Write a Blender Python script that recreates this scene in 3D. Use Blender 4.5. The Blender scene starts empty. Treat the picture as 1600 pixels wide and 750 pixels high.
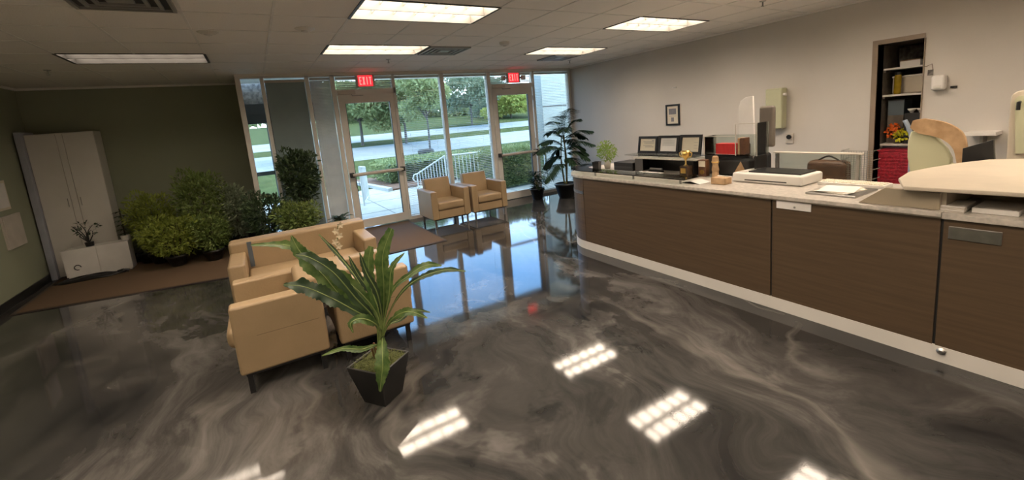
import bpy, math, random
from mathutils import Vector, Matrix
random.seed(7)
sc = bpy.context.scene
col = sc.collection
# ------------------------------------------------------------------ camera
CAMLOC = Vector((-6.3063, -7.8336, 1.6795)); YAW, PITCH, ROLL = 0.5275, -0.1581, -0.0871
FPX, PX, PY = 671.18, 799.09, 294.4
_f = Vector((math.sin(YAW)*math.cos(PITCH), math.cos(YAW)*math.cos(PITCH), math.sin(PITCH)))
_r = Vector((math.cos(YAW), -math.sin(YAW), 0)); _u = _r.cross(_f)
RR = _r*math.cos(ROLL)+_u*math.sin(ROLL); UU = -_r*math.sin(ROLL)+_u*math.cos(ROLL)
cd = bpy.data.cameras.new('camera'); cam = bpy.data.objects.new('camera', cd); col.objects.link(cam)
cam.matrix_world = Matrix(((RR.x, UU.x, -_f.x, CAMLOC.x), (RR.y, UU.y, -_f.y, CAMLOC.y), (RR.z, UU.z, -_f.z, CAMLOC.z), (0, 0, 0, 1)))
cd.sensor_width = 36; cd.lens = 36*FPX/1600; cd.shift_x = (800-PX)/1600; cd.shift_y = (PY-375)/1600
cd.clip_start = 0.05; cd.clip_end = 500
sc.camera = cam
# ------------------------------------------------------------------ world, exposure, light levels
SKY = 4.6; LAMP = 11.0; LAMP_WARM = (1.0, 0.83, 0.66)
w = bpy.data.worlds.new('sky'); sc.world = w; w.use_nodes = True
nt = w.node_tree; nt.nodes.clear()
tc = nt.nodes.new('ShaderNodeTexCoord'); sp = nt.nodes.new('ShaderNodeSeparateXYZ'); cr = nt.nodes.new('ShaderNodeValToRGB')
bg = nt.nodes.new('ShaderNodeBackground'); ou = nt.nodes.new('ShaderNodeOutputWorld')
cr.color_ramp.elements[0].position = 0.0; cr.color_ramp.elements[0].color = (0.66, 0.76, 0.82, 1)
cr.color_ramp.elements[1].position = 0.34; cr.color_ramp.elements[1].color = (0.15, 0.33, 0.66, 1)
_e = cr.color_ramp.elements.new(0.62); _e.color = (0.22, 0.38, 0.60, 1); _e = cr.color_ramp.elements.new(0.85); _e.color = (0.52, 0.58, 0.62, 1)
nt.links.new(tc.outputs['Generated'], sp.inputs[0]); nt.links.new(sp.outputs['Z'], cr.inputs[0])
nt.links.new(cr.outputs[0], bg.inputs[0]); bg.inputs[1].default_value = SKY; nt.links.new(bg.outputs[0], ou.inputs[0])
sc.view_settings.view_transform = 'Standard'; sc.view_settings.look = 'None'
sc.view_settings.gamma = 1; sc.view_settings.use_curve_mapping = False; sc.view_settings.exposure = 1.1

# ------------------------------------------------------------------ helpers
def at(x, y, ax, v):
    """world point where the sight line of photo pixel (x, y) meets the plane axis=v"""
    d = _f + RR*((x-PX)/FPX) - UU*((y-PY)/FPX)
    i = 'XYZ'.index(ax); t = (v-CAMLOC[i])/d[i]
    return CAMLOC + d*t

class MB:
    def __init__(s): s.v = []; s.f = []
    def add(s, vs, fs):
        n = len(s.v); s.v += [tuple(v) for v in vs]; s.f += [tuple(i+n for i in f) for f in fs]; return s
    def box(s, x0, x1, y0, y1, z0, z1):
        vs = [(x, y, z) for z in (z0, z1) for y in (y0, y1) for x in (x0, x1)]
        return s.add(vs, [(0, 2, 3, 1), (4, 5, 7, 6), (0, 1, 5, 4), (1, 3, 7, 5), (3, 2, 6, 7), (2, 0, 4, 6)])
    def prism(s, pts, z0, z1):
        """vertical prism over an outline of (x, y)"""
        n = len(pts); a = sum(pts[i][0]*pts[(i+1) % n][1]-pts[(i+1) % n][0]*pts[i][1] for i in range(n))
        if a < 0: pts = pts[::-1]
        vs = [(p[0], p[1], z0) for p in pts]+[(p[0], p[1], z1) for p in pts]
        return s.add(vs, [tuple(range(n-1, -1, -1)), tuple(range(n, 2*n))]+[(i, (i+1) % n, n+(i+1) % n, n+i) for i in range(n)])
    def extrude(s, pts, d):
        """planar outline of 3D points pushed along vector d"""
        n = len(pts); d = Vector(d); P = [Vector(p) for p in pts]; vs = P+[p+d for p in P]
        return s.add(vs, [tuple(range(n-1, -1, -1)), tuple(range(n, 2*n))]+[(i, (i+1) % n, n+(i+1) % n, n+i) for i in range(n)])
    def tube(s, pts, r, n=8, caps=True):
        P = [Vector(p) for p in pts]; R = r if isinstance(r, (list, tuple)) else [r]*len(P)
        t = (P[1]-P[0]).normalized(); a = t.orthogonal().normalized(); rings = []
        for i, p in enumerate(P):
            t = (P[min(i+1, len(P)-1)]-P[max(i-1, 0)]).normalized()
            a = (a-t*a.dot(t)).normalized(); b = t.cross(a)
            rings.append([p+(a*math.cos(2*math.pi*k/n)+b*math.sin(2*math.pi*k/n))*R[i] for k in range(n)])
        vs = [v for g in rings for v in g]; fs = []
        for i in range(len(P)-1):
            for k in range(n): fs.append((i*n+k, i*n+(k+1) % n, (i+1)*n+(k+1) % n, (i+1)*n+k))
        if caps: fs += [tuple(range(n-1, -1, -1)), tuple(range((len(P)-1)*n, len(P)*n))]
        return s.add(vs, fs)
    def lathe(s, prof, c=(0, 0, 0), n=24, rot=0):
        """profile of (r, z) turned about the vertical through c"""
        vs = []; fs = []
        for r, z in prof:
            for k in range(n):
                an = 2*math.pi*k/n+rot; vs.append((c[0]+r*math.cos(an), c[1]+r*math.sin(an), c[2]+z))
        m = len(prof)
        for i in range(m-1):
            for k in range(n): fs.append((i*n+k, i*n+(k+1) % n, (i+1)*n+(k+1) % n, (i+1)*n+k))
        fs += [tuple(range(n-1, -1, -1)), tuple(range((m-1)*n, m*n))]
        return s.add(vs, fs)
    def leaf(s, base, direc, up, L, W, seg=4, droop=.3, fold=.15):
        """one blade: folded along the midrib, drooping to the tip"""
        d = Vector(direc).normalized(); u = Vector(up); u = (u-d*u.dot(d))
        if u.length < 1e-4: u = d.orthogonal()
        u.normalize(); side = d.cross(u); vs = []; b = Vector(base)
        for i in range(seg+1):
            t = i/seg; wd = W*math.sin(math.pi*min(1, .08+t*.92))**.8 if t < 1 else W*.03
            c = b+d*(L*t)-u*(L*droop*t*t)
            vs += [c-side*wd*.5+u*fold*wd, c, c+side*wd*.5+u*fold*wd]
        fs = []
        for i in range(seg):
            a = i*3; fs += [(a, a+1, a+4, a+3), (a+1, a+2, a+5, a+4)]
        return s.add(vs, fs)
    def ribbon(s, pts, widths, up=(0, 0, 1), fold=.12, wave=0, freq=9):
        """long leaf along a smooth curve; widths per control point; wavy edges"""
        P = smooth([Vector(p) for p in pts], 12 if wave else 7); m = len(P); vs = []
        for i, p in enumerate(P):
            t = i/(m-1); q = t*(len(widths)-1); k = min(int(q), len(widths)-2); wd = widths[k]+(widths[k+1]-widths[k])*(q-k)
            d = (P[min(i+1, m-1)]-P[max(i-1, 0)]).normalized(); u = Vector(up); u = (u-d*u.dot(d))
            if u.length < .05: u = d.orthogonal()
            u.normalize(); sd = d.cross(u)
            w1 = wave*wd*math.sin(freq*t*6.283); w2 = wave*wd*math.sin(freq*t*6.283+2)
            if wave: wd *= 1+random.uniform(-.16, .16)
            vs += [p-sd*wd*.5*(1+.5*w1/(wd+1e-6))+u*(fold*wd+w1), p-sd*wd*.22+u*fold*wd*.35, p, p+sd*wd*.22+u*fold*wd*.35, p+sd*wd*.5*(1+.5*w2/(wd+1e-6))+u*(fold*wd+w2)]
        fs = []
        for i in range(m-1):
            for k in range(4): a = i*5+k; fs.append((a, a+1, a+6, a+5))
        return s.add(vs, fs)
    def build(s, name, m, parent=None, bevel=0, seg=2, smoothed=False, loc=None):
        me = bpy.data.meshes.new(name); off = Vector(loc) if loc else Vector((0, 0, 0))
        me.from_pydata([tuple(Vector(v)-off) for v in s.v], [], s.f); me.materials.append(m); me.update()
        if smoothed:
            for p in me.polygons: p.use_smooth = True
        o = bpy.data.objects.new(name, me); col.objects.link(o); o.location = off
        if parent: o.parent = parent
        if bevel:
            b = o.modifiers.new('bevel', 'BEVEL'); b.width = bevel; b.segments = seg; b.limit_method = 'ANGLE'; b.angle_limit = math.radians(40)
            for p in me.polygons: p.use_smooth = True
            wn = o.modifiers.new('wn', 'WEIGHTED_NORMAL'); wn.keep_sharp = False
        return o

def smooth(P, n):
    if len(P) < 3: return [P[0].lerp(P[-1], i/n) for i in range(n+1)]
    out = []
    for i in range(len(P)-1):
        p0 = P[max(i-1, 0)]; p1 = P[i]; p2 = P[i+1]; p3 = P[min(i+2, len(P)-1)]
        for k in range(n):
            t = k/n
            out.append(.5*((2*p1)+(p2-p0)*t+(2*p0-5*p1+4*p2-p3)*t*t+(3*p1-p0-3*p2+p3)*t**3))
    return out+[P[-1]]

def tag(o, label=None, cat=None, group=None, kind=None):
    if label: o['label'] = label
    if cat: o['category'] = cat
    if group: o['group'] = group
    if kind: o['kind'] = kind
    return o
def thing(name, label, cat, loc=(0, 0, 0), rz=0, group=None):
    o = bpy.data.objects.new(name, None); col.objects.link(o); o.empty_display_size = .1
    o.location = loc; o.rotation_euler = (0, 0, rz); return tag(o, label, cat, group)
def struct(o): o['kind'] = 'structure'; return o
def copy_tree(o, parent=None):
    c = o.copy(); col.objects.link(c); c.parent = parent
    for ch in list(o.children): copy_tree(ch, c)
    return c

# ------------------------------------------------------------------ materials
def mat(name, c1, c2=None, scale=4, rough=.6, metal=0, bump=0, stretch=(1, 1, 1), spec=.5, detail=4, emit=None, es=0, coat=0, sub=0, transl=0, bscale=None):
    m = bpy.data.materials.new(name); m.use_nodes = True; n = m.node_tree; b = n.nodes['Principled BSDF']
    b.inputs['Roughness'].default_value = rough; b.inputs['Metallic'].default_value = metal
    b.inputs['Specular IOR Level'].default_value = spec; b.inputs['Coat Weight'].default_value = coat
    c2 = c2 or tuple(c*.85 for c in c1)
    t = n.nodes.new('ShaderNodeTexCoord'); mp = n.nodes.new('ShaderNodeMapping'); mp.inputs['Scale'].default_value = stretch
    no = n.nodes.new('ShaderNodeTexNoise'); no.inputs['Scale'].default_value = scale; no.inputs['Detail'].default_value = detail
    r = n.nodes.new('ShaderNodeValToRGB'); r.color_ramp.elements[0].position = .35; r.color_ramp.elements[1].position = .65
    r.color_ramp.elements[0].color = (*c1, 1); r.color_ramp.elements[1].color = (*c2, 1)
    n.links.new(t.outputs['Object'], mp.inputs[0]); n.links.new(mp.outputs[0], no.inputs['Vector']); n.links.new(no.outputs['Fac'], r.inputs[0])
    n.links.new(r.outputs[0], b.inputs['Base Color'])
    if bump:
        bp = n.nodes.new('ShaderNodeBump'); bp.inputs['Strength'].default_value = bump; bp.inputs['Distance'].default_value = .01
        if bscale:
            n2 = n.nodes.new('ShaderNodeTexNoise'); n2.inputs['Scale'].default_value = bscale; n2.inputs['Detail'].default_value = 3
            n.links.new(mp.outputs[0], n2.inputs['Vector']); n.links.new(n2.outputs['Fac'], bp.inputs['Height'])
        else: n.links.new(no.outputs['Fac'], bp.inputs['Height'])
        n.links.new(bp.outputs[0], b.inputs['Normal'])
    if emit: b.inputs['Emission Color'].default_value = (*emit, 1); b.inputs['Emission Strength'].default_value = es
    if transl:
        tr = n.nodes.new('ShaderNodeBsdfTranslucent'); mx = n.nodes.new('ShaderNodeMixShader'); mx.inputs[0].default_value = transl
        n.links.new(r.outputs[0], tr.inputs[0]); n.links.new(b.outputs[0], mx.inputs[1]); n.links.new(tr.outputs[0], mx.inputs[2])
        n.links.new(mx.outputs[0], n.nodes['Material Output'].inputs[0])
    return m
def glass_mat(name, tint=(.95, .98, .97), ior=1.45, rough=0.0):
    m = bpy.data.materials.new(name); m.use_nodes = True; n = m.node_tree; n.nodes.clear()
    o = n.nodes.new('ShaderNodeOutputMaterial'); t = n.nodes.new('ShaderNodeBsdfTransparent'); g = n.nodes.new('ShaderNodeBsdfGlossy')
    fr = n.nodes.new('ShaderNodeFresnel'); mx = n.nodes.new('ShaderNodeMixShader'); t.inputs[0].default_value = (*tint, 1)
    g.inputs['Roughness'].default_value = rough; fr.inputs[0].default_value = ior
    n.links.new(fr.outputs[0], mx.inputs[0]); n.links.new(t.outputs[0], mx.inputs[1]); n.links.new(g.outputs[0], mx.inputs[2]); n.links.new(mx.outputs[0], o.inputs[0])
    return m
def emis(name, c, s):
    m = bpy.data.materials.new(name); m.use_nodes = True; b = m.node_tree.nodes['Principled BSDF']
    b.inputs['Base Color'].default_value = (*c, 1); b.inputs['Emission Color'].default_value = (*c, 1); b.inputs['Emission Strength'].default_value = s
    return m
def floor_mat():
    m = bpy.data.materials.new('marbled_epoxy'); m.use_nodes = True; n = m.node_tree; b = n.nodes['Principled BSDF']; L = n.links.new
    t = n.nodes.new('ShaderNodeTexCoord')
    def noise(sc_, det, dist=0, rough=.55, src=None):
        x = n.nodes.new('ShaderNodeTexNoise'); x.inputs['Scale'].default_value = sc_; x.inputs['Detail'].default_value = det
        x.inputs['Roughness'].default_value = rough; x.inputs['Distortion'].default_value = dist; L(src or t.outputs['Object'], x.inputs['Vector']); return x
    warp = noise(.45, 3); sub = n.nodes.new('ShaderNodeVectorMath'); sub.operation = 'SUBTRACT'; sub.inputs[1].default_value = (.5, .5, .5); L(warp.outputs['Color'], sub.inputs[0])
    scl = n.nodes.new('ShaderNodeVectorMath'); scl.operation = 'SCALE'; scl.inputs['Scale'].default_value = 2.0; L(sub.outputs[0], scl.inputs[0])
    add = n.nodes.new('ShaderNodeVectorMath'); add.operation = 'ADD'; L(t.outputs['Object'], add.inputs[0]); L(scl.outputs[0], add.inputs[1])
    mp = n.nodes.new('ShaderNodeMapping'); mp.inputs['Rotation'].default_value = (0, 0, .7); mp.inputs['Scale'].default_value = (1, .30, 1); L(add.outputs[0], mp.inputs[0])
    base = noise(1.25, 8, .5, .66, mp.outputs[0])
    big = noise(.42, 3, 0, .5)
    wv = n.nodes.new('ShaderNodeVectorMath'); wv.operation = 'SCALE'; wv.inputs['Scale'].default_value = .9; w3 = noise(2.2, 4, 0, .6); L(w3.outputs['Color'], wv.inputs[0])
    av = n.nodes.new('ShaderNodeVectorMath'); av.operation = 'ADD'; L(mp.outputs[0], av.inputs[0]); L(wv.outputs[0], av.inputs[1])
    vo = n.nodes.new('ShaderNodeTexVoronoi'); vo.feature = 'SMOOTH_F1'; vo.inputs['Smoothness'].default_value = .18; vo.inputs['Scale'].default_value = 1.5; L(av.outputs[0], vo.inputs['Vector'])
    sx = n.nodes.new('ShaderNodeSeparateXYZ'); L(vo.outputs['Color'], sx.inputs[0])
    def mad(a_, k_, b_):
        q = n.nodes.new('ShaderNodeMath'); q.operation = 'MULTIPLY_ADD'; q.inputs[1].default_value = k_; L(a_, q.inputs[0])
        if isinstance(b_, float): q.inputs[2].default_value = b_
        else: L(b_, q.inputs[2])
        return q.outputs[0]
    fac = mad(sx.outputs[0], .17, mad(big.outputs['Fac'], .40, mad(base.outputs['Fac'], 1.0, -.285)))
    r = n.nodes.new('ShaderNodeValToRGB'); e = r.color_ramp.elements
    e[0].position = .36; e[0].color = (.012, .0125, .0135, 1); e[1].position = .74; e[1].color = (.15, .142, .132, 1)
    x = e.new(.47); x.color = (.033, .032, .031, 1); x = e.new(.57); x.color = (.058, .0545, .051, 1)
    L(fac, r.inputs[0])
    # thin pale veins: ridge of a second warped noise
    v = noise(.8, 6, .5, .5, mp.outputs[0])
    a = n.nodes.new('ShaderNodeMath'); a.operation = 'SUBTRACT'; a.inputs[1].default_value = .5; L(v.outputs['Fac'], a.inputs[0])
    ab = n.nodes.new('ShaderNodeMath'); ab.operation = 'ABSOLUTE'; L(a.outputs[0], ab.inputs[0])
    vr = n.nodes.new('ShaderNodeValToRGB'); vr.color_ramp.elements[0].position = 0; vr.color_ramp.elements[0].color = (.6, .6, .6, 1)
    vr.color_ramp.elements[1].position = .03; vr.color_ramp.elements[1].color = (0, 0, 0, 1); L(ab.outputs[0], vr.inputs[0])
    msk = noise(.9, 3); mr = n.nodes.new('ShaderNodeMapRange'); mr.inputs['From Min'].default_value = .42; mr.inputs['From Max'].default_value = .68; L(msk.outputs['Fac'], mr.inputs[0])
    ml = n.nodes.new('ShaderNodeMath'); ml.operation = 'MULTIPLY'; L(vr.outputs[0], ml.inputs[0]); L(mr.outputs[0], ml.inputs[1])
    mx = n.nodes.new('ShaderNodeMixRGB'); L(ml.outputs[0], mx.inputs[0]); L(r.outputs[0], mx.inputs[1]); mx.inputs[2].default_value = (.20, .185, .165, 1)
    L(mx.outputs[0], b.inputs['Base Color'])
    b.inputs['Roughness'].default_value = .055; b.inputs['Specular IOR Level'].default_value = .5
    bn = noise(3, 2); bp = n.nodes.new('ShaderNodeBump'); bp.inputs['Strength'].default_value = .02; bp.inputs['Distance'].default_value = .02
    fine = noise(140, 1); ad = n.nodes.new('ShaderNodeMath'); ad.operation = 'MULTIPLY_ADD'; ad.inputs[1].default_value = .09; L(fine.outputs['Fac'], ad.inputs[0]); L(bn.outputs['Fac'], ad.inputs[2])
    L(ad.outputs[0], bp.inputs['Height']); L(bp.outputs[0], b.inputs['Normal'])
    return m
M = {}
M['floor'] = floor_mat()
M['wall'] = mat('greige_wall_paint', (.60, .56, .51), (.58, .54, .49), 2, .75)
M['green_wall'] = mat('olive_wall_paint', (.30, .32, .225), (.285, .305, .212), 1.5, .8)
M['ceiling'] = mat('ceiling_tile', (.88, .84, .79), (.84, .80, .75), 90, .9, bump=.25)
M['tbar'] = mat('ceiling_grid_metal', (.85, .82, .77), None, 3, .5)
M['base'] = mat('black_vinyl_base', (.015, .015, .015), None, 5, .4)
M['frame'] = mat('beige_painted_aluminium', (.70, .665, .61), (.67, .635, .58), 8, .45)
M['frame_dark'] = mat('dark_gasket', (.03, .03, .03), None, 5, .5)
M['glass'] = glass_mat('window_glass')
M['clear'] = glass_mat('clear_acrylic', (.80, .84, .82), 1.3, .02)
M['frost'] = mat('blue_grey_shade_fabric', (.30, .36, .345), (.27, .33, .32), 3, .8, transl=.3)
M['slat'] = mat('blind_slat', (.70, .69, .64), None, 3, .5, transl=.35)
M['leather'] = mat('tan_leather', (.34, .24, .135), (.31, .22, .122), 5, .48, bump=.15, bscale=60)
M['piping'] = mat('leather_seam', (.20, .14, .08), None, 5, .5)
M['steel'] = mat('brushed_steel', (.45, .44, .42), None, 20, .3, metal=1)
M['black'] = mat('black_plastic', (.012, .012, .013), None, 5, .35)
M['black_matte'] = mat('matte_black', (.02, .02, .02), None, 5, .6)
M['wood'] = mat('brown_wood_laminate', (.105, .068, .038), (.078, .051, .029), 5, .42, stretch=(1, .35, 9), detail=6)
M['cream'] = mat('cream_laminate', (.55, .48, .38), (.50, .44, .35), 6, .4)
M['white'] = mat('white_laminate', (.70, .67, .62), (.66, .63, .58), 3, .45)
M['solid'] = mat('grey_speckled_worktop', (.55, .50, .44), (.40, .37, .33), 30, .3)
M['carpet'] = mat('brown_carpet', (.12, .072, .038), (.10, .06, .032), 160, .95, bump=.4)
M['carpet_edge'] = mat('rubber_mat_edge', (.05, .035, .025), None, 5, .7)
M['pot'] = mat('black_glazed_pot', (.010, .010, .010), (.018, .017, .016), 6, .28)
M['moss'] = mat('green_moss', (.06, .075, .02), (.13, .14, .04), 90, .95, bump=1)
M['soil'] = mat('dark_soil', (.02, .014, .01), (.05, .035, .02), 60, .95, bump=.8)
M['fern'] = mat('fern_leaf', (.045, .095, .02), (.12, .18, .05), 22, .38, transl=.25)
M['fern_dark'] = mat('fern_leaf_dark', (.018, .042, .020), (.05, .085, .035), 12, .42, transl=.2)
M['rib'] = mat('pale_midrib', (.20, .26, .08), None, 5, .5)
M['stem_red'] = mat('reddish_stem', (.22, .07, .03), (.12, .10, .03), 12, .5)
M['palm'] = mat('palm_leaf', (.014, .036, .018), (.024, .052, .025), 8, .7, transl=.1, spec=.2)
M['stem'] = mat('palm_cane', (.14, .16, .04), (.20, .17, .06), 8, .5)
M['twig'] = mat('brown_stem', (.06, .045, .025), None, 10, .7)
M['lime'] = mat('lime_foliage', (.17, .28, .03), (.28, .38, .07), 10, .5, transl=.35)
M['yellowgreen'] = mat('yellow_green_foliage', (.34, .40, .07), (.22, .28, .05), 8, .55, transl=.25)
M['midgreen'] = mat('mid_green_foliage', (.14, .22, .05), (.26, .33, .10), 8, .55, transl=.25)
M['greygreen'] = mat('grey_green_foliage', (.20, .25, .15), (.32, .37, .23), 10, .6, transl=.2)
M['darkgreen'] = mat('dark_green_foliage', (.035, .065, .028), (.08, .13, .05), 8, .5, transl=.2)
M['gold'] = mat('gold_metal', (.75, .50, .16), None, 8, .28, metal=1)
M['marble'] = mat('brown_marble_base', (.03, .02, .015), (.08, .05, .03), 30, .25)
M['paper'] = mat('cream_paper', (.66, .60, .48), (.63, .57, .45), 3, .8)
M['paper_white'] = mat('white_paper', (.78, .75, .71), None, 3, .8)
M['ink'] = mat('grey_print', (.22, .22, .24), None, 30, .9)
M['red'] = mat('red_card', (.55, .02, .02), (.48, .02, .02), 8, .5)
M['redweave'] = mat('red_woven_basket', (.42, .012, .03), (.22, .008, .018), 40, .7, bump=1, stretch=(1, 1, 1))
M['brown'] = mat('brown_leather', (.13, .055, .025), (.07, .03, .015), 10, .5)
M['tan_card'] = mat('tan_box', (.50, .33, .18), (.36, .22, .11), 12, .7)
M['green_vinyl'] = mat('pale_green_vinyl', (.50, .50, .33), (.46, .46, .31), 3, .5)
M['amber'] = mat('amber_glass', (.35, .22, .01), (.15, .12, .01), 6, .15)
M['orange'] = mat('orange_petals', (.75, .13, .02), (.80, .22, .02), 30, .6)
M['yellow'] = mat('yellow_petals', (.72, .58, .02), (.50, .60, .03), 30, .6)
M['blue'] = mat('pale_blue_plastic', (.35, .42, .50), None, 8, .4)
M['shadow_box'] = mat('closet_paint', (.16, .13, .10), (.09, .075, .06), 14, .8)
M['greystain'] = mat('mottled_dark_board', (.07, .06, .055), (.20, .18, .16), 22, .8)
M['tube'] = emis('fluorescent_tube', LAMP_WARM, LAMP)
M['tube_dim'] = emis('fluorescent_tube_dim', LAMP_WARM, LAMP*.45)
M['louvre'] = mat('louvre_blade', (.34, .33, .31), None, 5, .35)
M['troffer'] = mat('troffer_louvre', (.16, .155, .14), None, 5, .5)
M['exit_red'] = emis('exit_sign_red', (.85, .02, .03), .9)
M['exit_letter'] = emis('exit_letter_glow', (1.0, .16, .14), 1.0)
M['beige_plastic'] = mat('beige_plastic', (.58, .53, .46), None, 5, .5)
M['orchid'] = mat('cream_petals', (.68, .58, .40), None, 10, .6, transl=.2)
# outdoors
M['concrete'] = mat('sidewalk_concrete', (.34, .355, .34), (.29, .305, .295), 3, .85)
M['asphalt'] = mat('road_asphalt', (.24, .26, .26), (.20, .22, .225), 1, .8)
M['grass'] = mat('lawn_grass', (.05, .066, .026), (.072, .09, .036), 1.5, .95, spec=.02)
M['mulch'] = mat('red_brown_mulch', (.09, .05, .035), (.14, .08, .05), 30, .95)
M['hedge'] = mat('hedge_leaf', (.14, .19, .07), (.30, .35, .15), 5, .6, transl=.3)
M['tree1'] = mat('tree_leaf_green', (.19, .24, .10), (.32, .36, .17), 2, .6, transl=.35)
M['tree2'] = mat('tree_leaf_blue_green', (.15, .20, .13), (.24, .29, .19), 2, .6, transl=.35)
M['tree3'] = mat('tree_leaf_yellow_green', (.28, .34, .08), (.42, .46, .13), 2, .6, transl=.35)
M['bark'] = mat('tree_bark', (.06, .055, .05), (.10, .09, .08), 8, .9)
M['rail'] = mat('white_painted_rail', (.62, .66, .66), None, 5, .5)
M['stucco'] = mat('pale_stucco', (.27, .30, .29), (.25, .28, .27), 5, .9)

# ------------------------------------------------------------------ the room shell
H = 2.7; XL = -9.05; YB = 1.0; XT = -6.4; YR = -11.0
struct(MB().prism([(XL-.2, YR-.2), (.2, YR-.2), (.2, .12), (XT, .12), (XT, YB+.2), (XL-.2, YB+.2)], -.1, 0).build('floor', M['floor']))
DY0, DY1, DZ = -6.04, -5.64, 2.16      # the opening in the right wall
w_ = MB(); w_.box(0, .14, DY1, .14, 0, H); w_.box(0, .14, YR-.14, DY0, 0, H); w_.box(0, .14, DY0, DY1, DZ, H)
struct(w_.build('wall_right', M['wall']))
struct(MB().box(XL-.14, XL, YR-.14, YB+.14, 0, H).build('wall_left', M['green_wall']))
struct(MB().box(XL, XT, YB, YB+.14, 0, H).build('wall_back', M['green_wall']))
struct(MB().box(XT-.0, XT+.06, .1, YB+.14, 0, H).build('wall_return', M['green_wall']))
struct(MB().box(XL, 0, YR-.14, YR, 0, H).build('wall_front', M['wall']))
struct(MB().box(XL, XL+.015, YR, YB, 0, .1).build('baseboard_left', M['base']))
struct(MB().box(XL+.015, XT, YB-.015, YB, 0, .1).build('baseboard_back', M['base']))
struct(MB().box(-.015, 0, DY1, -.05, 0, .1).build('baseboard_right', M['base']))
# closet niche behind the opening
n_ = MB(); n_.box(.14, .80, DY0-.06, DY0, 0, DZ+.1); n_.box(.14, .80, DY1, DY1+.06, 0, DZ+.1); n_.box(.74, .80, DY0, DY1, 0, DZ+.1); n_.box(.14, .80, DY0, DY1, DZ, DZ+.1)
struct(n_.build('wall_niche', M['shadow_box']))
n_ = MB(); n_.box(-.02, .15, DY1, DY1+.05, 0, DZ+.05); n_.box(-.02, .15, DY0-.008, DY0, 0, DZ); n_.box(-.02, .15, DY0, DY1, DZ, DZ+.05)
struct(n_.build('trim_1', mat('doorway_casing', (.30, .23, .17), None, 5, .5)))

# ceiling: tiles with real openings for the fixtures, T-bar grid below
GX = [-5.4+.61*k for k in range(-6, 9)]; GY = [-1.83+.61*k for k in range(-15, 3)]
lights = []   # (x0, y0) of 2x1-cell fixtures
for gx in (-5.4, -2.35):
    for gy in (-2.44, -4.27, -6.10, -7.93, -9.76): lights.append((gx, gy))  # the rearmost rows are unseen, added for ambient light in the room
for gy in (-1.83, -4.88, -6.71, -9.15): lights.append((-7.84, gy))  # first is visible; the rest are added to brighten the left side
holes = {(round(x+.61*i, 2), round(y, 2)) for x, y in lights for i in (0, 1)}
cm = MB()
xs = [XL-.14]+GX[1:]+[.14]; ys = [YR-.14]+[y for y in GY if YR < y < YB]+[YB+.14]
xs = sorted(set(round(x, 3) for x in xs if XL-.2 < x <= .14)); ys = sorted(set(round(y, 3) for y in ys))
for i in range(len(xs)-1):
    for j in range(len(ys)-1):
        if (round(xs[i], 2), round(ys[j], 2)) in holes: continue
        cm.box(xs[i], xs[i+1], ys[j], ys[j+1], H, H+.02)
struct(cm.build('ceiling', M['ceiling']))
g = MB()
for x in xs[1:-1]:
    for j in range(len(ys)-1):
        a, b = ys[j], ys[j+1]
        inside = any(abs(x-(lx+.61)) < .02 and abs(a-ly) < .02 for lx, ly in lights)
        if not inside: g.box(x-.010, x+.010, a, b, H-.004, H)
for y in ys[1:-1]: g.box(XL, 0, y-.010, y+.010, H-.004, H)
struct(g.build('trim_2', M['tbar']))
g = MB(); g.box(XL, XL+.03, YR, YB, H-.03, H); g.box(XL, XT, YB-.03, YB, H-.03, H); g.box(-.02, 0, YR, 0, H-.025, H)
struct(g.build('trim_3', M['ceiling']))

# ------------------------------------------------------------------ fluorescent fixtures
def make_light(tube, dark=None):
    t = thing('ceiling_light', 'x', 'ceiling light', (0, 0, H))
    f = MB(); D = .10
    f.box(.0, 1.22, 0, .012, -.006, D); f.box(0, 1.22, .598, .61, -.006, D); f.box(0, .012, .012, .598, -.006, D); f.box(1.208, 1.22, .012, .598, -.006, D); f.box(0, 1.22, 0, .61, D, D+.01)
    f.build('housing', dark or M['troffer'], t)
    f = MB(); f.box(-.006, 1.226, -.014, 0, -.007, 0); f.box(-.006, 1.226, .61, .624, -.007, 0); f.box(-.014, 0, 0, .61, -.007, 0); f.box(1.22, 1.234, 0, .61, -.007, 0)
    f.build('frame', M['frame_dark'], t)
    for y0 in (.014, .313):
        MB().box(.014, 1.206, y0, y0+.283, D-.018, D-.012).build('lamp_panel', tube, t)
    l = MB()
    for k in range(1, 6): l.box(1.22*k/6-.002, 1.22*k/6+.002, .012, .598, .045, D-.02)
    l.box(.012, 1.208, .298, .312, .0, D-.02)
    l.build('louvre', dark or M['troffer'], t)
    return t
lab = {(-5.4, -2.44): 'long troffer ceiling light just inside the left glass door and beside a square vent',
       (-5.4, -4.27): 'large troffer ceiling light with louvre cells at the top centre of the picture',
       (-2.35, -2.44): 'small far troffer ceiling light nearest the right end of the windows',
       (-2.35, -4.27): 'troffer ceiling light above the counter, nearer than the one by the windows',
       (-7.84, -1.83): 'pale troffer ceiling light in front of the green wall'}
L0 = make_light(M['tube']); L1 = make_light(M['tube_dim'], mat('dark_louvre', (.045, .043, .04), None, 5, .5)); first = True; firstd = True
for x, y in lights:
    if y > -1.9: o = L1
    elif first: o = L0; first = False
    else: o = copy_tree(L0)
    o.location = (x, y, H); o['group'] = 'troffer ceiling lights'
    o['label'] = lab.get((x, y), 'unseen troffer ceiling light out of frame, in rows extended to light the room')
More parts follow.
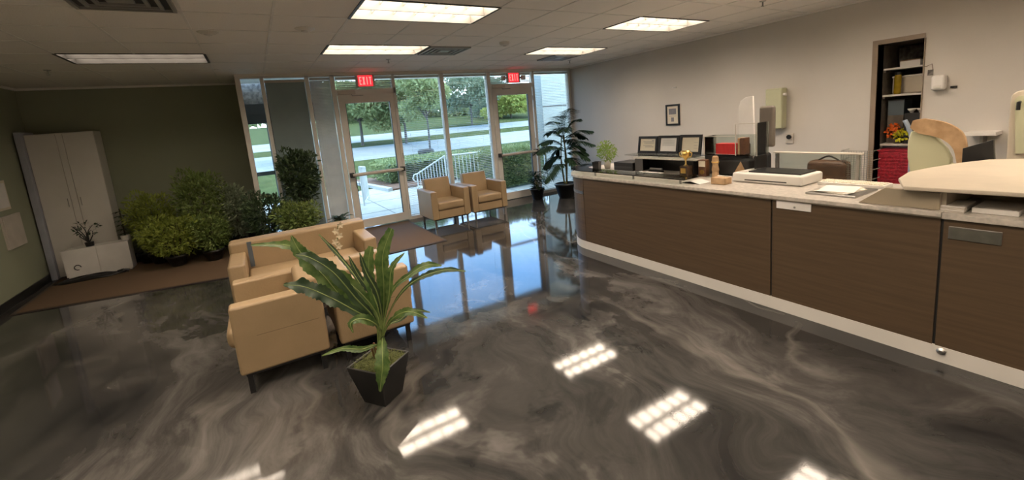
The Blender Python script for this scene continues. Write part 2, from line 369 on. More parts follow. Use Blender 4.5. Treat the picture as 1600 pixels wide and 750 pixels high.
def vent(x, y, label, s=.56):
    t = thing('ceiling_vent', label, 'air vent', (x, y, H), group='square ceiling vents')
    MB().box(-s/2, s/2, -s/2, s/2, -.004, -.001).build('backing', M['black_matte'], t)
    for k, r in enumerate((.5, .38, .26)):
        f = MB(); a = s*r; b = a-.022
        f.box(-a, a, -a, -b, -.022, -.004); f.box(-a, a, b, a, -.022, -.004); f.box(-a, -b, -b, b, -.022, -.004); f.box(b, a, -b, b, -.022, -.004)
        f.build('louvre_ring', M['louvre'], t)
    MB().box(-s*.13, s*.13, -s*.13, s*.13, -.02, -.004).build('centre_plate', M['louvre'], t)
vent(-3.87, -2.135, 'square grey ceiling vent right beside the long light by the left door')
vent(-1.43, -1.53, 'square dark ceiling vent closest to the right wall and the windows')
vent(-6.92, -3.96, 'dark square ceiling vent at the top left edge')
def small_ceiling(name, x, y, label, cat, r, prof, m, sub=None):
    t = thing(name, label, cat, (x, y, H))
    MB().lathe(prof, n=20).build('base', m, t, smoothed=False)
    if sub: sub(t)
small_ceiling('smoke_detector', -3.25, -2.74, 'round white smoke detector on the ceiling between the lights', 'smoke detector', .07, [(.045, -.045), (.06, -.035), (.07, -.012), (.07, 0)], M['white'],
    lambda t: MB().lathe([(.02, -.052), (.024, -.046)], n=14).build('sensor', M['beige_plastic'], t))
def head(t): MB().tube([(0, 0, -.01), (0, 0, -.05)], .008).tube([(-.016, 0, -.052), (.016, 0, -.052)], .006).build('nozzle', M['steel'], t)
for x, y, l in ((-4.44, -1.40, 'small sprinkler head in front of the left glass door'), (-.92, -1.2, 'small sprinkler head near the right wall corner'), (-8.2, -.75, 'small sprinkler head over the green wall corner'), (-1.4, -5.1, 'small sprinkler head above the reception desk')):
    small_ceiling('sprinkler_head', x, y, l, 'sprinkler', .03, [(.03, -.006), (.034, 0)], M['steel'], head)
for x, y, l in ((-5.72, -3.2, 'small round white ceiling spotlight left of the troffer lights'), (-6.5, -2.96, 'small round white cap on the bare ceiling left of the spotlight')):
    small_ceiling('ceiling_spotlight', x, y, l, 'spotlight', .08, [(.05, -.02), (.085, -.006), (.09, 0)], M['white'], lambda t: MB().lathe([(.03, -.03), (.04, -.02)], n=16).build('lens', M['paper_white'], t))

# ------------------------------------------------------------------ window wall (plane y = 0)
FY0, FY1 = -.05, .07
def vbar(n, x0, x1, z0=0, z1=H, y0=FY0, y1=FY1): struct(MB().box(x0, x1, y0, y1, z0, z1).build(n, M['frame'], bevel=.004, seg=1))
k = 4
for x0, x1 in ((-6.4, -6.33), (-6.07, -6.02), (-5.44, -5.38), (-5.06, -4.99), (-4.03, -3.98), (-3.12, -3.04), (-2.12, -2.04), (-1.03, -.98), (-.06, 0)):
    k += 1; vbar('trim_%d' % k, x0, x1)
k += 1; struct(MB().box(-6.33, 0, FY0, FY1, 2.64, H).build('trim_%d' % k, M['frame']))
k += 1; struct(MB().box(-6.4, 0, FY0-.03, FY0, 2.66, H).build('trim_%d' % k, M['frame']))
for x0, x1 in ((-6.33, -6.07), (-6.02, -5.44), (-5.38, -5.06), (-3.98, -3.12), (-3.04, -2.12), (-.98, -.06)):
    k += 1; struct(MB().box(x0, x1, FY0, FY1, 0, .06).build('trim_%d' % k, M['frame']))
for x0 in (-4.99, -2.04):
    k += 1; struct(MB().box(x0, x0+1.0, FY0, FY1, 2.33, 2.42).build('trim_%d' % k, M['frame']))
wi = 0
def window(x0, x1, z0, z1):
    global wi; wi += 1
    struct(MB().box(x0, x1, .012, .018, z0, z1).build('window_%d' % wi, M['glass']))
for a in ((-6.33, -6.07, .06, 2.64), (-6.02, -5.44, .06, 2.64), (-5.38, -5.06, .06, 2.64), (-3.98, -3.12, .06, 2.64), (-3.04, -2.12, .06, 2.64), (-.98, -.06, .06, 2.64), (-4.99, -3.99, 2.42, 2.64), (-2.04, -1.04, 2.42, 2.64)): window(*a)
def blind(x0, x1, z0, z1, label, tilt, pitch=.034, depth=.025, y=-.012, group='horizontal slat window blinds'):
    t = thing('window_blind', label, 'blind', ((x0+x1)/2, y, z0), group=group)
    hw = (x1-x0)/2; s = MB(); z = .03
    while z < z1-z0-.05:
        dy = depth/2*math.cos(tilt); dz = depth/2*math.sin(tilt)
        s.add([(-hw, -dy, z-dz), (hw, -dy, z-dz), (hw, dy, z+dz), (-hw, dy, z+dz)], [(0, 1, 2, 3)]); z += pitch
    o = s.build('slats', M['slat'], t)
    so = o.modifiers.new('thick', 'SOLIDIFY'); so.thickness = .0012
    MB().box(-hw, hw, -.014, .014, z1-z0-.04, z1-z0).build('head_rail', M['slat'], t)
    MB().box(-hw, hw, -.010, .010, 0, .012).build('bottom_rail', M['slat'], t)
    c = MB()
    for q in (-.6, .6): c.tube([(hw*q, -.013, .01), (hw*q, -.013, z1-z0-.03)], .0012, 4)
    c.build('cord', M['slat'], t)
blind(-5.37, -5.07, .07, 2.63, 'closed narrow slat blind left of the left glass door', 1.15, pitch=.024)
blind(-4.97, -4.01, 2.43, 2.63, 'short white slat blind over the left glass door', .95, pitch=.030)
blind(-3.97, -3.13, .07, 2.63, 'open slat blind in the tall window beside the left glass door', .12)
blind(-3.03, -2.13, .07, 2.63, 'open slat blind in the tall window beside the right glass door', .12)
blind(-2.02, -1.06, 2.43, 2.63, 'short white slat blind over the right glass door', .95, pitch=.030)
blind(-.97, -.07, .07, 2.63, 'slat blind in the rightmost tall window behind the palm', .22)
t = thing('roller_shade', 'blue grey roller shade pulled down in the window left of the closed blind', 'shade', (-5.73, -.02, .07))
MB().box(-.28, .28, -.003, 0, .02, 2.5).build('fabric', M['frost'], t)
MB().tube([(-.285, 0, 2.52), (.285, 0, 2.52)], .022, 12).build('roller', M['beige_plastic'], t)
MB().box(-.28, .28, -.008, .004, 0, .02).build('hem_bar', M['beige_plastic'], t)

# glass doors
def glass_door(n, x0):
    t = bpy.data.objects.new('door_%d' % n, None); col.objects.link(t); t.location = (x0, 0, 0); struct(t)
    W = 1.0; f = MB(); y0, y1 = -.035, .02; a, b = .015, W-.015
    f.box(a, a+.105, y0, y1, .012, 2.33); f.box(b-.105, b, y0, y1, .012, 2.33); f.box(a+.105, b-.105, y0, y1, .012, .16); f.box(a+.105, b-.105, y0, y1, 2.19, 2.33)
    f.build('door_frame', M['frame'], t)
    MB().box(a+.105, b-.105, -.012, -.006, .16, 2.19).build('pane', M['glass'], t)
    g = MB(); g.box(a+.105, a+.113, y0-.001, y1, .16, 2.19); g.box(b-.113, b-.105, y0-.001, y1, .16, 2.19); g.build('gasket', M['frame_dark'], t)
    h = MB(); h.tube([(.06, -.12, .97), (.94, -.12, .97)], .030, 12); o = h.build('push_bar', M['steel'] if 0 else M['beige_plastic'], t)
    e = MB(); e.box(.03, .085, -.14, -.035, .93, 1.01); e.box(.915, .975, -.14, -.035, .93, 1.01); e.build('bar_bracket', M['frame_dark'], o)
    MB().box(.80, .91, -.146, -.142, .955, .985).build('bar_label', M['paper_white'], o)
    hh = MB()
    for z in (.25, 1.2, 2.1): hh.tube([(W-.006, -.045, z-.05), (W-.006, -.045, z+.05)], .010, 8)
    hh.build('hinge', M['steel'], t)
    cl = MB(); cl.box(.02, .30, -.10, -.035, 2.335, 2.40); o = cl.build('door_closer', M['beige_plastic'], t, bevel=.006)
    MB().tube([(.24, -.07, 2.335), (.24, -.09, 2.31), (.42, -.10, 2.31)], .008, 6).build('closer_arm', M['steel'], o)
    return t
d1 = glass_door(1, -4.99)
MB().tube([(.10, -.14, .93), (.085, -.15, .80), (.12, -.14, .68), (.155, -.14, .72), (.14, -.14, .86)], .004, 6).build('cord', M['frame_dark'], d1)
glass_door(2, -2.04)

def letters(word, w, h, th, st):
    """block capitals, each a plate of strokes; returns a MB in local x/z, facing -y"""
    m = MB(); n = len(word); lw = w/n*.74; x = -w/2+(w/n-lw)/2
    for c in word:
        def bar(x0, x1, z0, z1): m.box(x+x0*lw, x+x1*lw, -th, 0, z0*h-h/2, z1*h-h/2)
        s = st/lw; v = st/h
        if c == 'E':
            bar(0, s, 0, 1); bar(s, 1, 0, v); bar(s, .85, .5-v/2, .5+v/2); bar(s, 1, 1-v, 1)
        elif c == 'I': bar(.5-s/2, .5+s/2, 0, 1)
        elif c == 'T': bar(.5-s/2, .5+s/2, 0, 1-v); bar(0, 1, 1-v, 1)
        elif c == 'X':
            for q in (0, 1):
                x0, x1 = (x, x+lw) if q == 0 else (x+lw, x); sg = 1 if q == 0 else -1; st2 = st*1.15*sg
                m.extrude([(x0, 0, -h/2), (x0+st2, 0, -h/2), (x1, 0, h/2), (x1-st2, 0, h/2)], (0, -th, 0))
        x += w/n
    return m
def exit_sign(x, z, label, lamps):
    t = thing('exit_sign', label, 'exit sign', (x, -.10, z), group='exit signs')
    MB().box(-.16, .16, 0, .045, -.10, .10).build('housing', M['beige_plastic'], t, bevel=.006)
    MB().box(-.12, .12, -.004, 0, -.09, .09).build('face', M['exit_red'], t)
    o = letters('EXIT', .22, .13, .003, .016); o.build('lettering', M['exit_letter'], t).location = (0, -.004, 0)
    if lamps:
        for s in (-1, 1):
            l = MB(); l.tube([(s*.16, .02, 0), (s*.21, .02, 0)], .014, 8); l.box(*sorted((s*.20, s*.28)), -.02, .04, -.04, .04)
            o = l.build('emergency_lamp', M['beige_plastic'], t)
            MB().box(*sorted((s*.21, s*.27)), -.024, -.02, -.03, .03).build('lens', M['paper_white'], o)
exit_sign(-4.50, 2.55, 'lit red exit sign over the left glass door', False)
exit_sign(-1.52, 2.53, 'lit red exit sign with two emergency lamps over the right glass door', True)

# ------------------------------------------------------------------ mats
def floor_mat_thing(name, pts, label):
    t = thing(name, label, 'floor mat', (pts[0][0], pts[0][1], 0))
    P = [(p[0]-pts[0][0], p[1]-pts[0][1]) for p in pts]; cx = sum(p[0] for p in P)/4; cy = sum(p[1] for p in P)/4
    inn = []
    for p in P:
        v = Vector((cx-p[0], cy-p[1])); v.normalize(); inn.append((p[0]+v.x*.05, p[1]+v.y*.05))
    MB().prism(inn, .004, .012).build('carpet', M['carpet'], t)
    e = MB()
    for i in range(4):
        j = (i+1) % 4; e.prism([P[i], P[j], inn[j], inn[i]], 0.0005, .010)
    e.build('edging', M['carpet_edge'], t)
floor_mat_thing('carpet_mat', [(-8.93, -.98), (-6.75, -1.42), (-6.45, .55), (-8.95, .75)], 'long brown carpet mat below the plants and the green wall')
floor_mat_thing('door_mat', [(-5.30, -2.0), (-4.08, -2.0), (-4.08, -.12), (-5.30, -.12)], 'brown carpet door mat inside the left glass door')

# ------------------------------------------------------------------ armchairs (local: faces -y, width along x)
def make_armchair(W=.69, D=.70, back=.78):
    t = thing('armchair', 'x', 'armchair')
    aw = .11
    for s in (-1, 1):
        x0, x1 = sorted((s*W/2, s*(W/2-aw)))
        MB().box(x0, x1, -D/2, D/2-.02, .15, .62).build('armrest', M['leather'], t, bevel=.018, seg=3)
    MB().box(-W/2+aw, W/2-aw, -D/2+.015, D/2-.05, .15, .29).build('seat_base', M['leather'], t, bevel=.012)
    MB().box(-W/2+aw+.003, W/2-aw-.003, -D/2-.005, D/2-.17, .295, .43).build('seat_cushion', M['leather'], t, bevel=.035, seg=4)
    b = MB(); x = W/2-aw
    b.extrude([(-x, D/2-.20, .42), (-x, D/2-.115, back), (-x, D/2, back), (-x, D/2, .15), (-x, D/2-.12, .15)], (2*x, 0, 0))
    b.build('backrest', M['leather'], t, bevel=.025, seg=4)
    MB().box(-W/2+.004, W/2-.004, D/2-.025, D/2, .15, .62).build('back_panel', M['leather'], t, bevel=.01)
    u = MB(); u.box(-W/2+.03, W/2-.03, -D/2+.03, D/2-.03, .135, .15); u.build('frame', M['black'], t)
    for sx in (-1, 1):
        for sy in (-1, 1):
            MB().tube([(sx*(W/2-.055), sy*(D/2-.055), 0), (sx*(W/2-.055), sy*(D/2-.055), .14)], .018, 12).build('leg', M['steel'], t)
    return t
A = make_armchair()
A.location = (-3.625, -.855, 0); A['label'] = 'tan leather armchair by the tall window, next to the left glass door'; A['group'] = 'armchairs by the windows'
o = copy_tree(A); o.location = (-2.89, -.86, 0); o['label'] = 'tan leather armchair nearer the right glass door'

def make_block_chair(W, D):
    """boxier seat of the near group: local faces -y, arm outer sides at +-W/2, seam on each arm"""
    t = thing('armchair', 'x', 'armchair', group='armchairs of the near seating group'); aw = .12
    for s in (-1, 1):
        x0, x1 = sorted((s*W/2, s*(W/2-aw)))
        a = MB().box(x0, x1, -D/2, D/2, .15, .63).build('armrest', M['leather'], t, bevel=.02, seg=3)
        xs_ = s*(W/2+.0008)
        MB().box(*sorted((xs_, xs_-s*.006)), -D/2+.13, D/2-.04, .405, .4085).build('seam', M['piping'], a)
    MB().box(-W/2+aw, W/2-aw, -D/2+.02, D/2-.03, .15, .29).build('seat_base', M['leather'], t, bevel=.012)
    MB().box(-W/2+aw+.003, W/2-aw-.003, -D/2-.05, D/2-.13, .295, .44).build('seat_cushion', M['leather'], t, bevel=.05, seg=4)
    MB().box(-W/2+aw+.002, W/2-aw-.002, D/2-.15, D/2, .15, .68).build('backrest', M['leather'], t, bevel=.035, seg=4)
    MB().box(-W/2+.03, W/2-.03, -D/2+.03, D/2-.03, .13, .15).build('frame', M['black'], t)
    for sx in (-1, 1):
        for sy in (-1, 1):
            MB().box(sx*(W/2-.05)-.016, sx*(W/2-.05)+.016, sy*(D/2-.05)-.016, sy*(D/2-.05)+.016, 0, .135).build('leg', M['black'], t)
    return t
B = make_block_chair(.70, .56)
B.location = (-6.335, -4.25, 0); B.rotation_euler.z = -math.pi/2; B['label'] = 'tan leather armchair nearest the camera at the left, with a seam along its side'
o = copy_tree(B); o.location = (-5.70, -4.25, 0); o.rotation_euler.z = math.pi/2; o['label'] = 'tan leather armchair directly behind the large fern, facing the counter'
# love seat beyond them, facing the camera
t = thing('loveseat', 'tan leather loveseat behind the two near armchairs, its back to the windows', 'sofa', (-6.02, -2.95, 0))
for s in (-1, 1):
    x0, x1 = sorted((s*.66, s*.52)); MB().box(x0, x1, -.38, .34, .15, .60).build('armrest', M['leather'], t, bevel=.025, seg=3)
MB().box(-.52, .52, -.36, .30, .15, .28).build('seat_base', M['leather'], t, bevel=.012)
for s in (-1, 1):
    x0, x1 = sorted((s*.003, s*.517)); MB().box(x0, x1, -.38, .14, .285, .42).build('seat_cushion', M['leather'], t, bevel=.03, seg=3)
MB().box(-.66, .66, .15, .36, .15, .70).build('backrest', M['leather'], t, bevel=.03, seg=4)
MB().box(-.50, -.46, .142, .149, .43, .69).build('grey_strap', mat('grey_strap', (.09, .11, .13), None, 5, .5), t)['label'] = 'narrow grey strap down the backrest'
MB().box(-.62, .62, -.34, .32, .13, .15).build('frame', M['black'], t)
for sx in (-.6, .6):
    for sy in (-.32, .30): MB().box(sx-.016, sx+.016, sy-.016, sy+.016, 0, .135).build('leg', M['black'], t)

# ------------------------------------------------------------------ foliage tools
def rnd(a, b): return random.uniform(a, b)
def foliage(blobs, n, leaf, ratio=.45, seg=2, droop=.25, shell=.55, updir=.3):
    """leaves scattered through ellipsoids (cx, cy, cz, rx, ry, rz)"""
    m = MB(); vol = [b[3]*b[4]*b[5] for b in blobs]; tot = sum(vol)
    for b, v in zip(blobs, vol):
        for i in range(int(n*v/tot)+1):
            while True:
                p = Vector((rnd(-1, 1), rnd(-1, 1), rnd(-1, 1)))
                if 0.02 < p.length < 1: break
            p = p.normalized()*(p.length**shell)
            d = (p+Vector((rnd(-.8, .8), rnd(-.8, .8), rnd(-.5, .8)+updir))).normalized()
            L = leaf*rnd(.6, 1.35)
            m.leaf((b[0]+p.x*b[3], b[1]+p.y*b[4], b[2]+p.z*b[5]), d, Vector((rnd(-1, 1), rnd(-1, 1), rnd(.2, 1))), L, L*ratio, seg, droop)
    return m
def stems(c, tops, r=.006):
    m = MB()
    for tp in tops:
        p = Vector(c); q = Vector(tp); mid = (p+q)/2+Vector((rnd(-.04, .04), rnd(-.04, .04), .03)); m.tube(smooth([p, mid, q], 5), [r*(1-.06*i) for i in range(11)], 5)
    return m
def round_pot(parent, r0, r1, h, m, n=24, fill='soil'):
    MB().lathe([(r0*.9, 0), (r0, .01), (r1, h-.03), (r1+.012, h-.03), (r1+.012, h), (r1-.012, h), (r1-.02, h-.035), (.01, h-.036)], n=n).build('pot', m, parent, smoothed=(n > 8))
    MB().lathe([(r1-.022, h-.05), (r1-.022, h-.03), (r1*.5, h-.018), (.01, h-.014)], n=n).build(fill, M[fill], parent)

# ------------------------------------------------------------------ near fern in a square black pot
PC = Vector((-5.84, -5.18, 0))
t = thing('potted_fern', 'large broad leaved fern in a tapered square black pot beside the near armchairs', 'potted plant', PC)
rot = .62; hb, ht, ph = .085, .138, .26
def sq(r, z, rot=rot): return [(r*1.414*math.cos(rot+math.pi/4+k*math.pi/2), r*1.414*math.sin(rot+math.pi/4+k*math.pi/2), z) for k in range(4)]
vs = sq(hb, 0)+sq(ht, ph)+sq(ht-.014, ph)+sq(ht-.03, ph-.04)
MB().add(vs, [(3, 2, 1, 0)]+[(a+i, a+(i+1) % 4, a+4+(i+1) % 4, a+4+i) for a in (0, 4, 8) for i in range(4)]+[(12, 13, 14, 15)]).build('pot', M['pot'], t, bevel=.004)
m = MB(); N = 10; vs = []
for i in range(N+1):
    for j in range(N+1):
        u, v = i/N*2-1, j/N*2-1; c, s_ = math.cos(rot), math.sin(rot); r = ht-.018
        z = ph-.012+.035*(1-u*u)*(1-v*v)+rnd(-.008, .008)
        vs.append((r*(u*c-v*s_), r*(u*s_+v*c), z))
m.add(vs, [(i*(N+1)+j, (i+1)*(N+1)+j, (i+1)*(N+1)+j+1, i*(N+1)+j+1) for i in range(N) for j in range(N)])
for i in range(420):
    u, v = rnd(-.95, .95), rnd(-.95, .95); c, s_ = math.cos(rot), math.sin(rot); r = ht-.018
    m.leaf((r*(u*c-v*s_), r*(u*s_+v*c), ph+.01*(1-u*u)), (rnd(-1, 1), rnd(-1, 1), rnd(.3, 1)), (0, 0, 1), rnd(.012, .03), .006, 2, .4)
m.build('moss', M['moss'], t)
fh = Vector((_f.x, _f.y, 0)).normalized()
def fp(x, y, off=0):
    """point on the upright plane through the pot that faces the viewer, pushed back by off"""
    d = _f+RR*((x-PX)/FPX)-UU*((y-PY)/FPX); c = PC+fh*off
    return CAMLOC+d*((c-CAMLOC).dot(fh)/d.dot(fh))-PC
stem_base = Vector((0.0, 0, ph))
leaves = [  # control pixels from stem to tip with depth offset, widths, material, wave
    ([(592, 500, 0), (560, 455, .02), (510, 420, .05), (455, 385, .08), (392, 383, .1)], [.012, .07, .10, .075, .06, .01], 'fern', .10),
    ([(590, 505, 0), (540, 470, -.05), (505, 430, -.06), (470, 395, -.06), (455, 368, -.05)], [.012, .08, .13, .12, .08, .01], 'fern', .10),
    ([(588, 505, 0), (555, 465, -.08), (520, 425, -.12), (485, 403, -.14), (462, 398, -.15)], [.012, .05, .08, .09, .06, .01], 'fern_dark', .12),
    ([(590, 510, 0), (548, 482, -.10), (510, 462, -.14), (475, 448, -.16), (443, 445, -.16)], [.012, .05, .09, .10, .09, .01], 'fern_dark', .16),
    ([(592, 505, 0), (560, 440, .05), (530, 400, .10), (498, 366, .14)], [.008, .016, .026, .03, .006], 'fern_dark', .05),
    ([(595, 500, 0), (580, 450, .02), (576, 410, .04), (580, 385, .05)], [.012, .05, .085, .08, .045], 'fern', .10),
    ([(598, 500, 0), (600, 450, .0), (598, 400, .0), (612, 357, .02)], [.015, .06, .095, .10, .05], 'fern', .08),
    ([(600, 505, 0), (612, 455, .03), (640, 430, .06), (665, 415, .08), (690, 415, .08)], [.010, .03, .05, .06, .01], 'fern', .10),
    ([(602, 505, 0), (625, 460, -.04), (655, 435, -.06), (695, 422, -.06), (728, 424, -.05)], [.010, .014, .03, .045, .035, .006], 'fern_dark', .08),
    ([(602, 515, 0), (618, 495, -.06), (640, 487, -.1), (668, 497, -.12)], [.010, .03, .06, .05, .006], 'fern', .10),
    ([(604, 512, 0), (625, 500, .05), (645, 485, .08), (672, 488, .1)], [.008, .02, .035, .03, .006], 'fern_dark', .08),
    ([(596, 520, 0), (585, 505, -.12), (565, 498, -.18), (548, 505, -.20), (552, 520, -.21)], [.010, .03, .07, .06, .03, .006], 'fern', .06),
    ([(597, 530, -.02), (597, 540, -.12), (598, 570, -.19), (596, 590, -.20), (594, 612, -.205)], [.02, .07, .105, .075, .008], 'fern', .04),
    ([(590, 540, 0), (565, 546, -.10), (535, 545, -.14), (503, 556, -.16)], [.010, .03, .045, .03, .006], 'fern', .05),
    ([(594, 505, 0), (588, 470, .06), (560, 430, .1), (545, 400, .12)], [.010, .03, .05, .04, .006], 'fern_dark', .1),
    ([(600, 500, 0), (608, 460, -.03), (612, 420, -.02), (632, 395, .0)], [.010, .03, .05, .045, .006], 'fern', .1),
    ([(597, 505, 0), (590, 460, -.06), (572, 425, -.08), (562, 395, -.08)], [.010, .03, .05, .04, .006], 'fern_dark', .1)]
for px, wd, mm, wv in leaves:
    P = [stem_base+Vector((rnd(-.015, .015), rnd(-.015, .015), 0))]+[fp(x, y, o_) for x, y, o_ in px]
    l = MB().ribbon(P, [.008]+[q*.86 for q in wd], up=(-fh.x*.8, -fh.y*.8, .6), wave=wv, freq=6).build('leaf', M[mm], t, smoothed=True)
    MB().tube(smooth(P, 5), [.006-.004*i/(5*(len(P)-1)) for i in range(5*(len(P)-1)+1)], 5).build('midrib', M['rib'], l, smoothed=True)
for k in range(7):
    a = k*.9; MB().tube([stem_base+Vector((.02*math.cos(a), .02*math.sin(a), -.01)), stem_base+Vector((.035*math.cos(a), .035*math.sin(a), .10))], .006, 6).build('stem', M['stem_red'], t)
t['label'] = 'large broad leaved fern in a tapered square black pot beside the near armchairs'
# orchid spray standing on the loveseat side table position: a stem rising between the chairs
t = thing('orchid_spray', 'small cream orchid spray rising over the armrests between the near armchairs', 'flower', (-6.02, -3.62, 0))
MB().lathe([(.05, 0), (.07, .12), (.06, .12), (.01, .115)], n=16).build('pot', M['pot'], t)
top = at(528, 352, 'Y', -3.62)-t.location; low = at(526, 385, 'Y', -3.62)-t.location
MB().tube(smooth([Vector((0, 0, .1)), Vector((low.x*.6, 0, .4)), low, top], 6), .004, 5).build('stem', M['fern'], t)
for k in range(5):
    c = low.lerp(top, k/4)+Vector((.018*(-1)**k, -.01, 0)); m = MB()
    for q in range(5): a = q*1.257+k; m.leaf(c, (math.cos(a), -.3, math.sin(a)), (0, -1, 0), .036, .024, 3, .1)
    m.build('flower', M['orchid'], t)

# ------------------------------------------------------------------ palm and its neighbour in the far corner
def palm():
    c = Vector((-.93, -.85, 0)); t = thing('potted_palm', 'tall dark green palm in a black pot in the corner by the windows', 'potted plant', c)
    round_pot(t, .16, .23, .30, M['pot'])
    P = [(890, 170), (845, 225), (925, 205), (920, 248), (850, 262), (862, 190), (912, 232), (905, 186), (838, 240), (850, 285), (928, 226), (875, 182), (905, 262), (855, 208), (915, 215), (900, 225), (868, 240), (880, 205), (918, 240)]
    bases = [1.25, 1.05, 1.15, .9, .85, 1.2, .95, 1.25, .95, .7, 1.0, 1.25, .8, 1.2, 1.2, 1.1, 1.0, 1.3, 1.0]
    for k in range(3): MB().tube(smooth([Vector((.03*math.cos(k*2.1), .03*math.sin(k*2.1), .26)), Vector((.05*math.cos(k*2.1+1), .05*math.sin(k*2.1), .8)), Vector((.03*math.cos(k*2), .03*math.sin(k*2), 1.28))], 8), [.018]*8+[.012]*9, 8).build('cane', M['stem'], t, smoothed=True)
    for i, ((x, y), zb) in enumerate(zip(P, bases)):
        off = [-.35, .0, -.4, -.4, .1, -.25, -.3, -.2, -.15, -.25, -.45, .15, -.4, .1, -.1, .2, .2, -.4, -.3][i]
        tip = at(x, y, 'Y', c.y+off)-c; b = Vector((0, 0, zb)); L = (tip-b).length
        mid = b.lerp(tip, .5)+Vector((0, 0, .10*L+.05)); C = smooth([b, mid, tip], 9); m = MB(); m.tube(C, .004, 4)
        for j in range(3, len(C)):
            tt = j/(len(C)-1); d = (C[j]-C[j-1]).normalized(); sd = d.cross(Vector((0, 0, 1))).normalized(); ll = .26*math.sin(math.pi*(.15+.78*tt))*rnd(.85, 1.1)+.03
            for s in (-1, 1):
                for dd in (0, .33, .66):
                    q = C[j-1].lerp(C[j], dd)
                    m.leaf(q, (sd*s*.9+d*.75+Vector((0, 0, rnd(-.15, .05)))), (0, 0, 1), ll, .021, 3, .3)
        m.build('frond', M['palm'], t)
palm()
t = thing('potted_plant', 'low dark leafy plant in a black pot left of the tall palm', 'potted plant', (-1.42, -.50, 0))
round_pot(t, .10, .145, .24, M['pot'], 24)
m = MB()
for k in range(75):
    a = rnd(0, 6.28); r = rnd(0, .10); z = .24+rnd(.0, .34); m.leaf((r*math.cos(a), r*math.sin(a), z), (math.cos(a), math.sin(a), rnd(-.2, .9)), (0, 0, 1), rnd(.10, .20), .05, 4, .45)
m.build('foliage', M['palm'], t)
stems((0, 0, .2), [(rnd(-.08, .08), rnd(-.08, .08), .52) for k in range(8)]).build('stem', M['stem'], t)

# ------------------------------------------------------------------ planting against the green wall
def bush(name, px, py_top, py_bot, Y, wpx, mm, label, leaf, n, ratio=.4, pot=True, tops=None, droop=.25):
    b = at(px, py_bot, 'Y', Y); tp = at(px, py_top, 'Y', Y); e = at(px+wpx/2, (py_top+py_bot)/2, 'Y', Y); e2 = at(px-wpx/2, (py_top+py_bot)/2, 'Y', Y)
    c = Vector(((b.x+tp.x)/2, Y, 0)); c.z = .0125 if c.x < -6.3 else 0; rx = (e.x-e2.x)/2; z0 = max(b.z, .12); z1 = tp.z; hz = (z1-z0)/2
    t = thing(name, label, 'potted plant', c, group='bushy plants along the green wall')
    ph_ = min(.26, max(.16, z0))
    round_pot(t, .09, .13, ph_, M['pot'], 20)
    ry = min(rx*.8, .32)
    bl = [(0, 0, z0+hz, rx*.8, ry*.8, hz*.9)]
    for k in range(7):
        a = k*2.4; bl.append((rx*.55*math.cos(a), ry*.5*math.sin(a), z0+hz+hz*.65*math.sin(k*1.7), rx*.45, ry*.45, hz*.38))
    foliage(bl, n, leaf, ratio, 2, droop).build('foliage', M[mm], t)
    stems((0, 0, ph_-.05), [(rnd(-rx*.5, rx*.5), rnd(-ry*.4, ry*.4), z0+hz*rnd(1, 1.7)) for k in range(9)], .008).build('stem', M['twig'], t)
    return t
bush('bushy_plant', 240, 300, 400, .30, 90, 'yellowgreen', 'bright yellow green feathery plant second from the white cabinet', .055, 2600)
bush('bushy_plant', 225, 325, 400, .50, 56, 'greygreen', 'low grey green wispy plant right beside the white cabinet', .045, 1500)
bush('bushy_plant', 318, 264, 395, .15, 95, 'midgreen', 'tallest mid green bushy plant in the middle of the green wall', .060, 3600)
bush('bushy_plant', 272, 338, 412, -.12, 120, 'yellowgreen', 'low spreading olive green plant at the mat edge', .050, 2800)
bush('bushy_plant', 364, 285, 375, .12, 54, 'greygreen', 'grey green dense plant just left of the window', .055, 2200)
bush('bushy_plant', 468, 232, 320, -.36, 68, 'darkgreen', 'dark tall leafy plant in front of the roller shade', .065, 2600)
bush('bushy_plant', 418, 300, 378, -.42, 85, 'darkgreen', 'dark rounded plant in front of the dark window corner', .060, 2400)
bush('bushy_plant', 465, 315, 368, -.75, 80, 'midgreen', 'low leafy plant behind the back of the loveseat', .060, 1800)
bush('bushy_plant', 330, 335, 400, -.22, 70, 'midgreen', 'low green plant under the tallest bushy plant', .05, 2000)
t = thing('rubber_plant', 'small broad leaved dark plant at the foot of the left glass door frame', 'potted plant', (-5.28, -.42, 0))
round_pot(t, .08, .11, .18, M['pot'], 20)
m = MB()
for k in range(60):
    a = rnd(0, 6.28); r = rnd(0, .10); m.leaf((r*math.cos(a), r*math.sin(a), .20+rnd(0, .16)), (math.cos(a), math.sin(a), rnd(0, 1.1)), (0, 0, 1), rnd(.09, .16), .06, 4, .35)
m.build('foliage', M['darkgreen'], t)
stems((0, 0, .14), [(rnd(-.08, .08), rnd(-.08, .08), .34) for k in range(6)]).build('stem', M['twig'], t)

# ------------------------------------------------------------------ white cabinet in the corner
t = thing('wardrobe', 'tall white two-door cabinet standing in the corner of the green wall', 'cabinet', (-8.63, .78, 0))
MB().box(-.38, .38, -.16, .18, .0, 2.04).build('body', M['white'], t, bevel=.006)
MB().box(-.40, -.33, -.24, .18, 0, 2.08).build('side_panel', mat('blue_white_panel', (.42, .44, .50), None, 4, .5), t, bevel=.006)['label'] = 'bluish white projecting side panel'
for x0, x1 in ((-.325, -.02), (.055, .378)):
    d = MB().box(x0, x1, -.178, -.161, .02, 2.03).build('door', M['white'], t, bevel=.003)
    MB().tube([(x1-.03 if x0 < -.1 else x0+.03, -.19, 1.0), (x1-.03 if x0 < -.1 else x0+.03, -.19, 1.12)], .005, 6).build('handle', M['steel'], d)
MB().box(-.015, .050, -.172, -.161, .02, 2.03).build('centre_stile', M['white'], t)
t = thing('planter_box', 'crumpled white box in front of the tall white cabinet', 'box', (-8.42, .36, .0125))
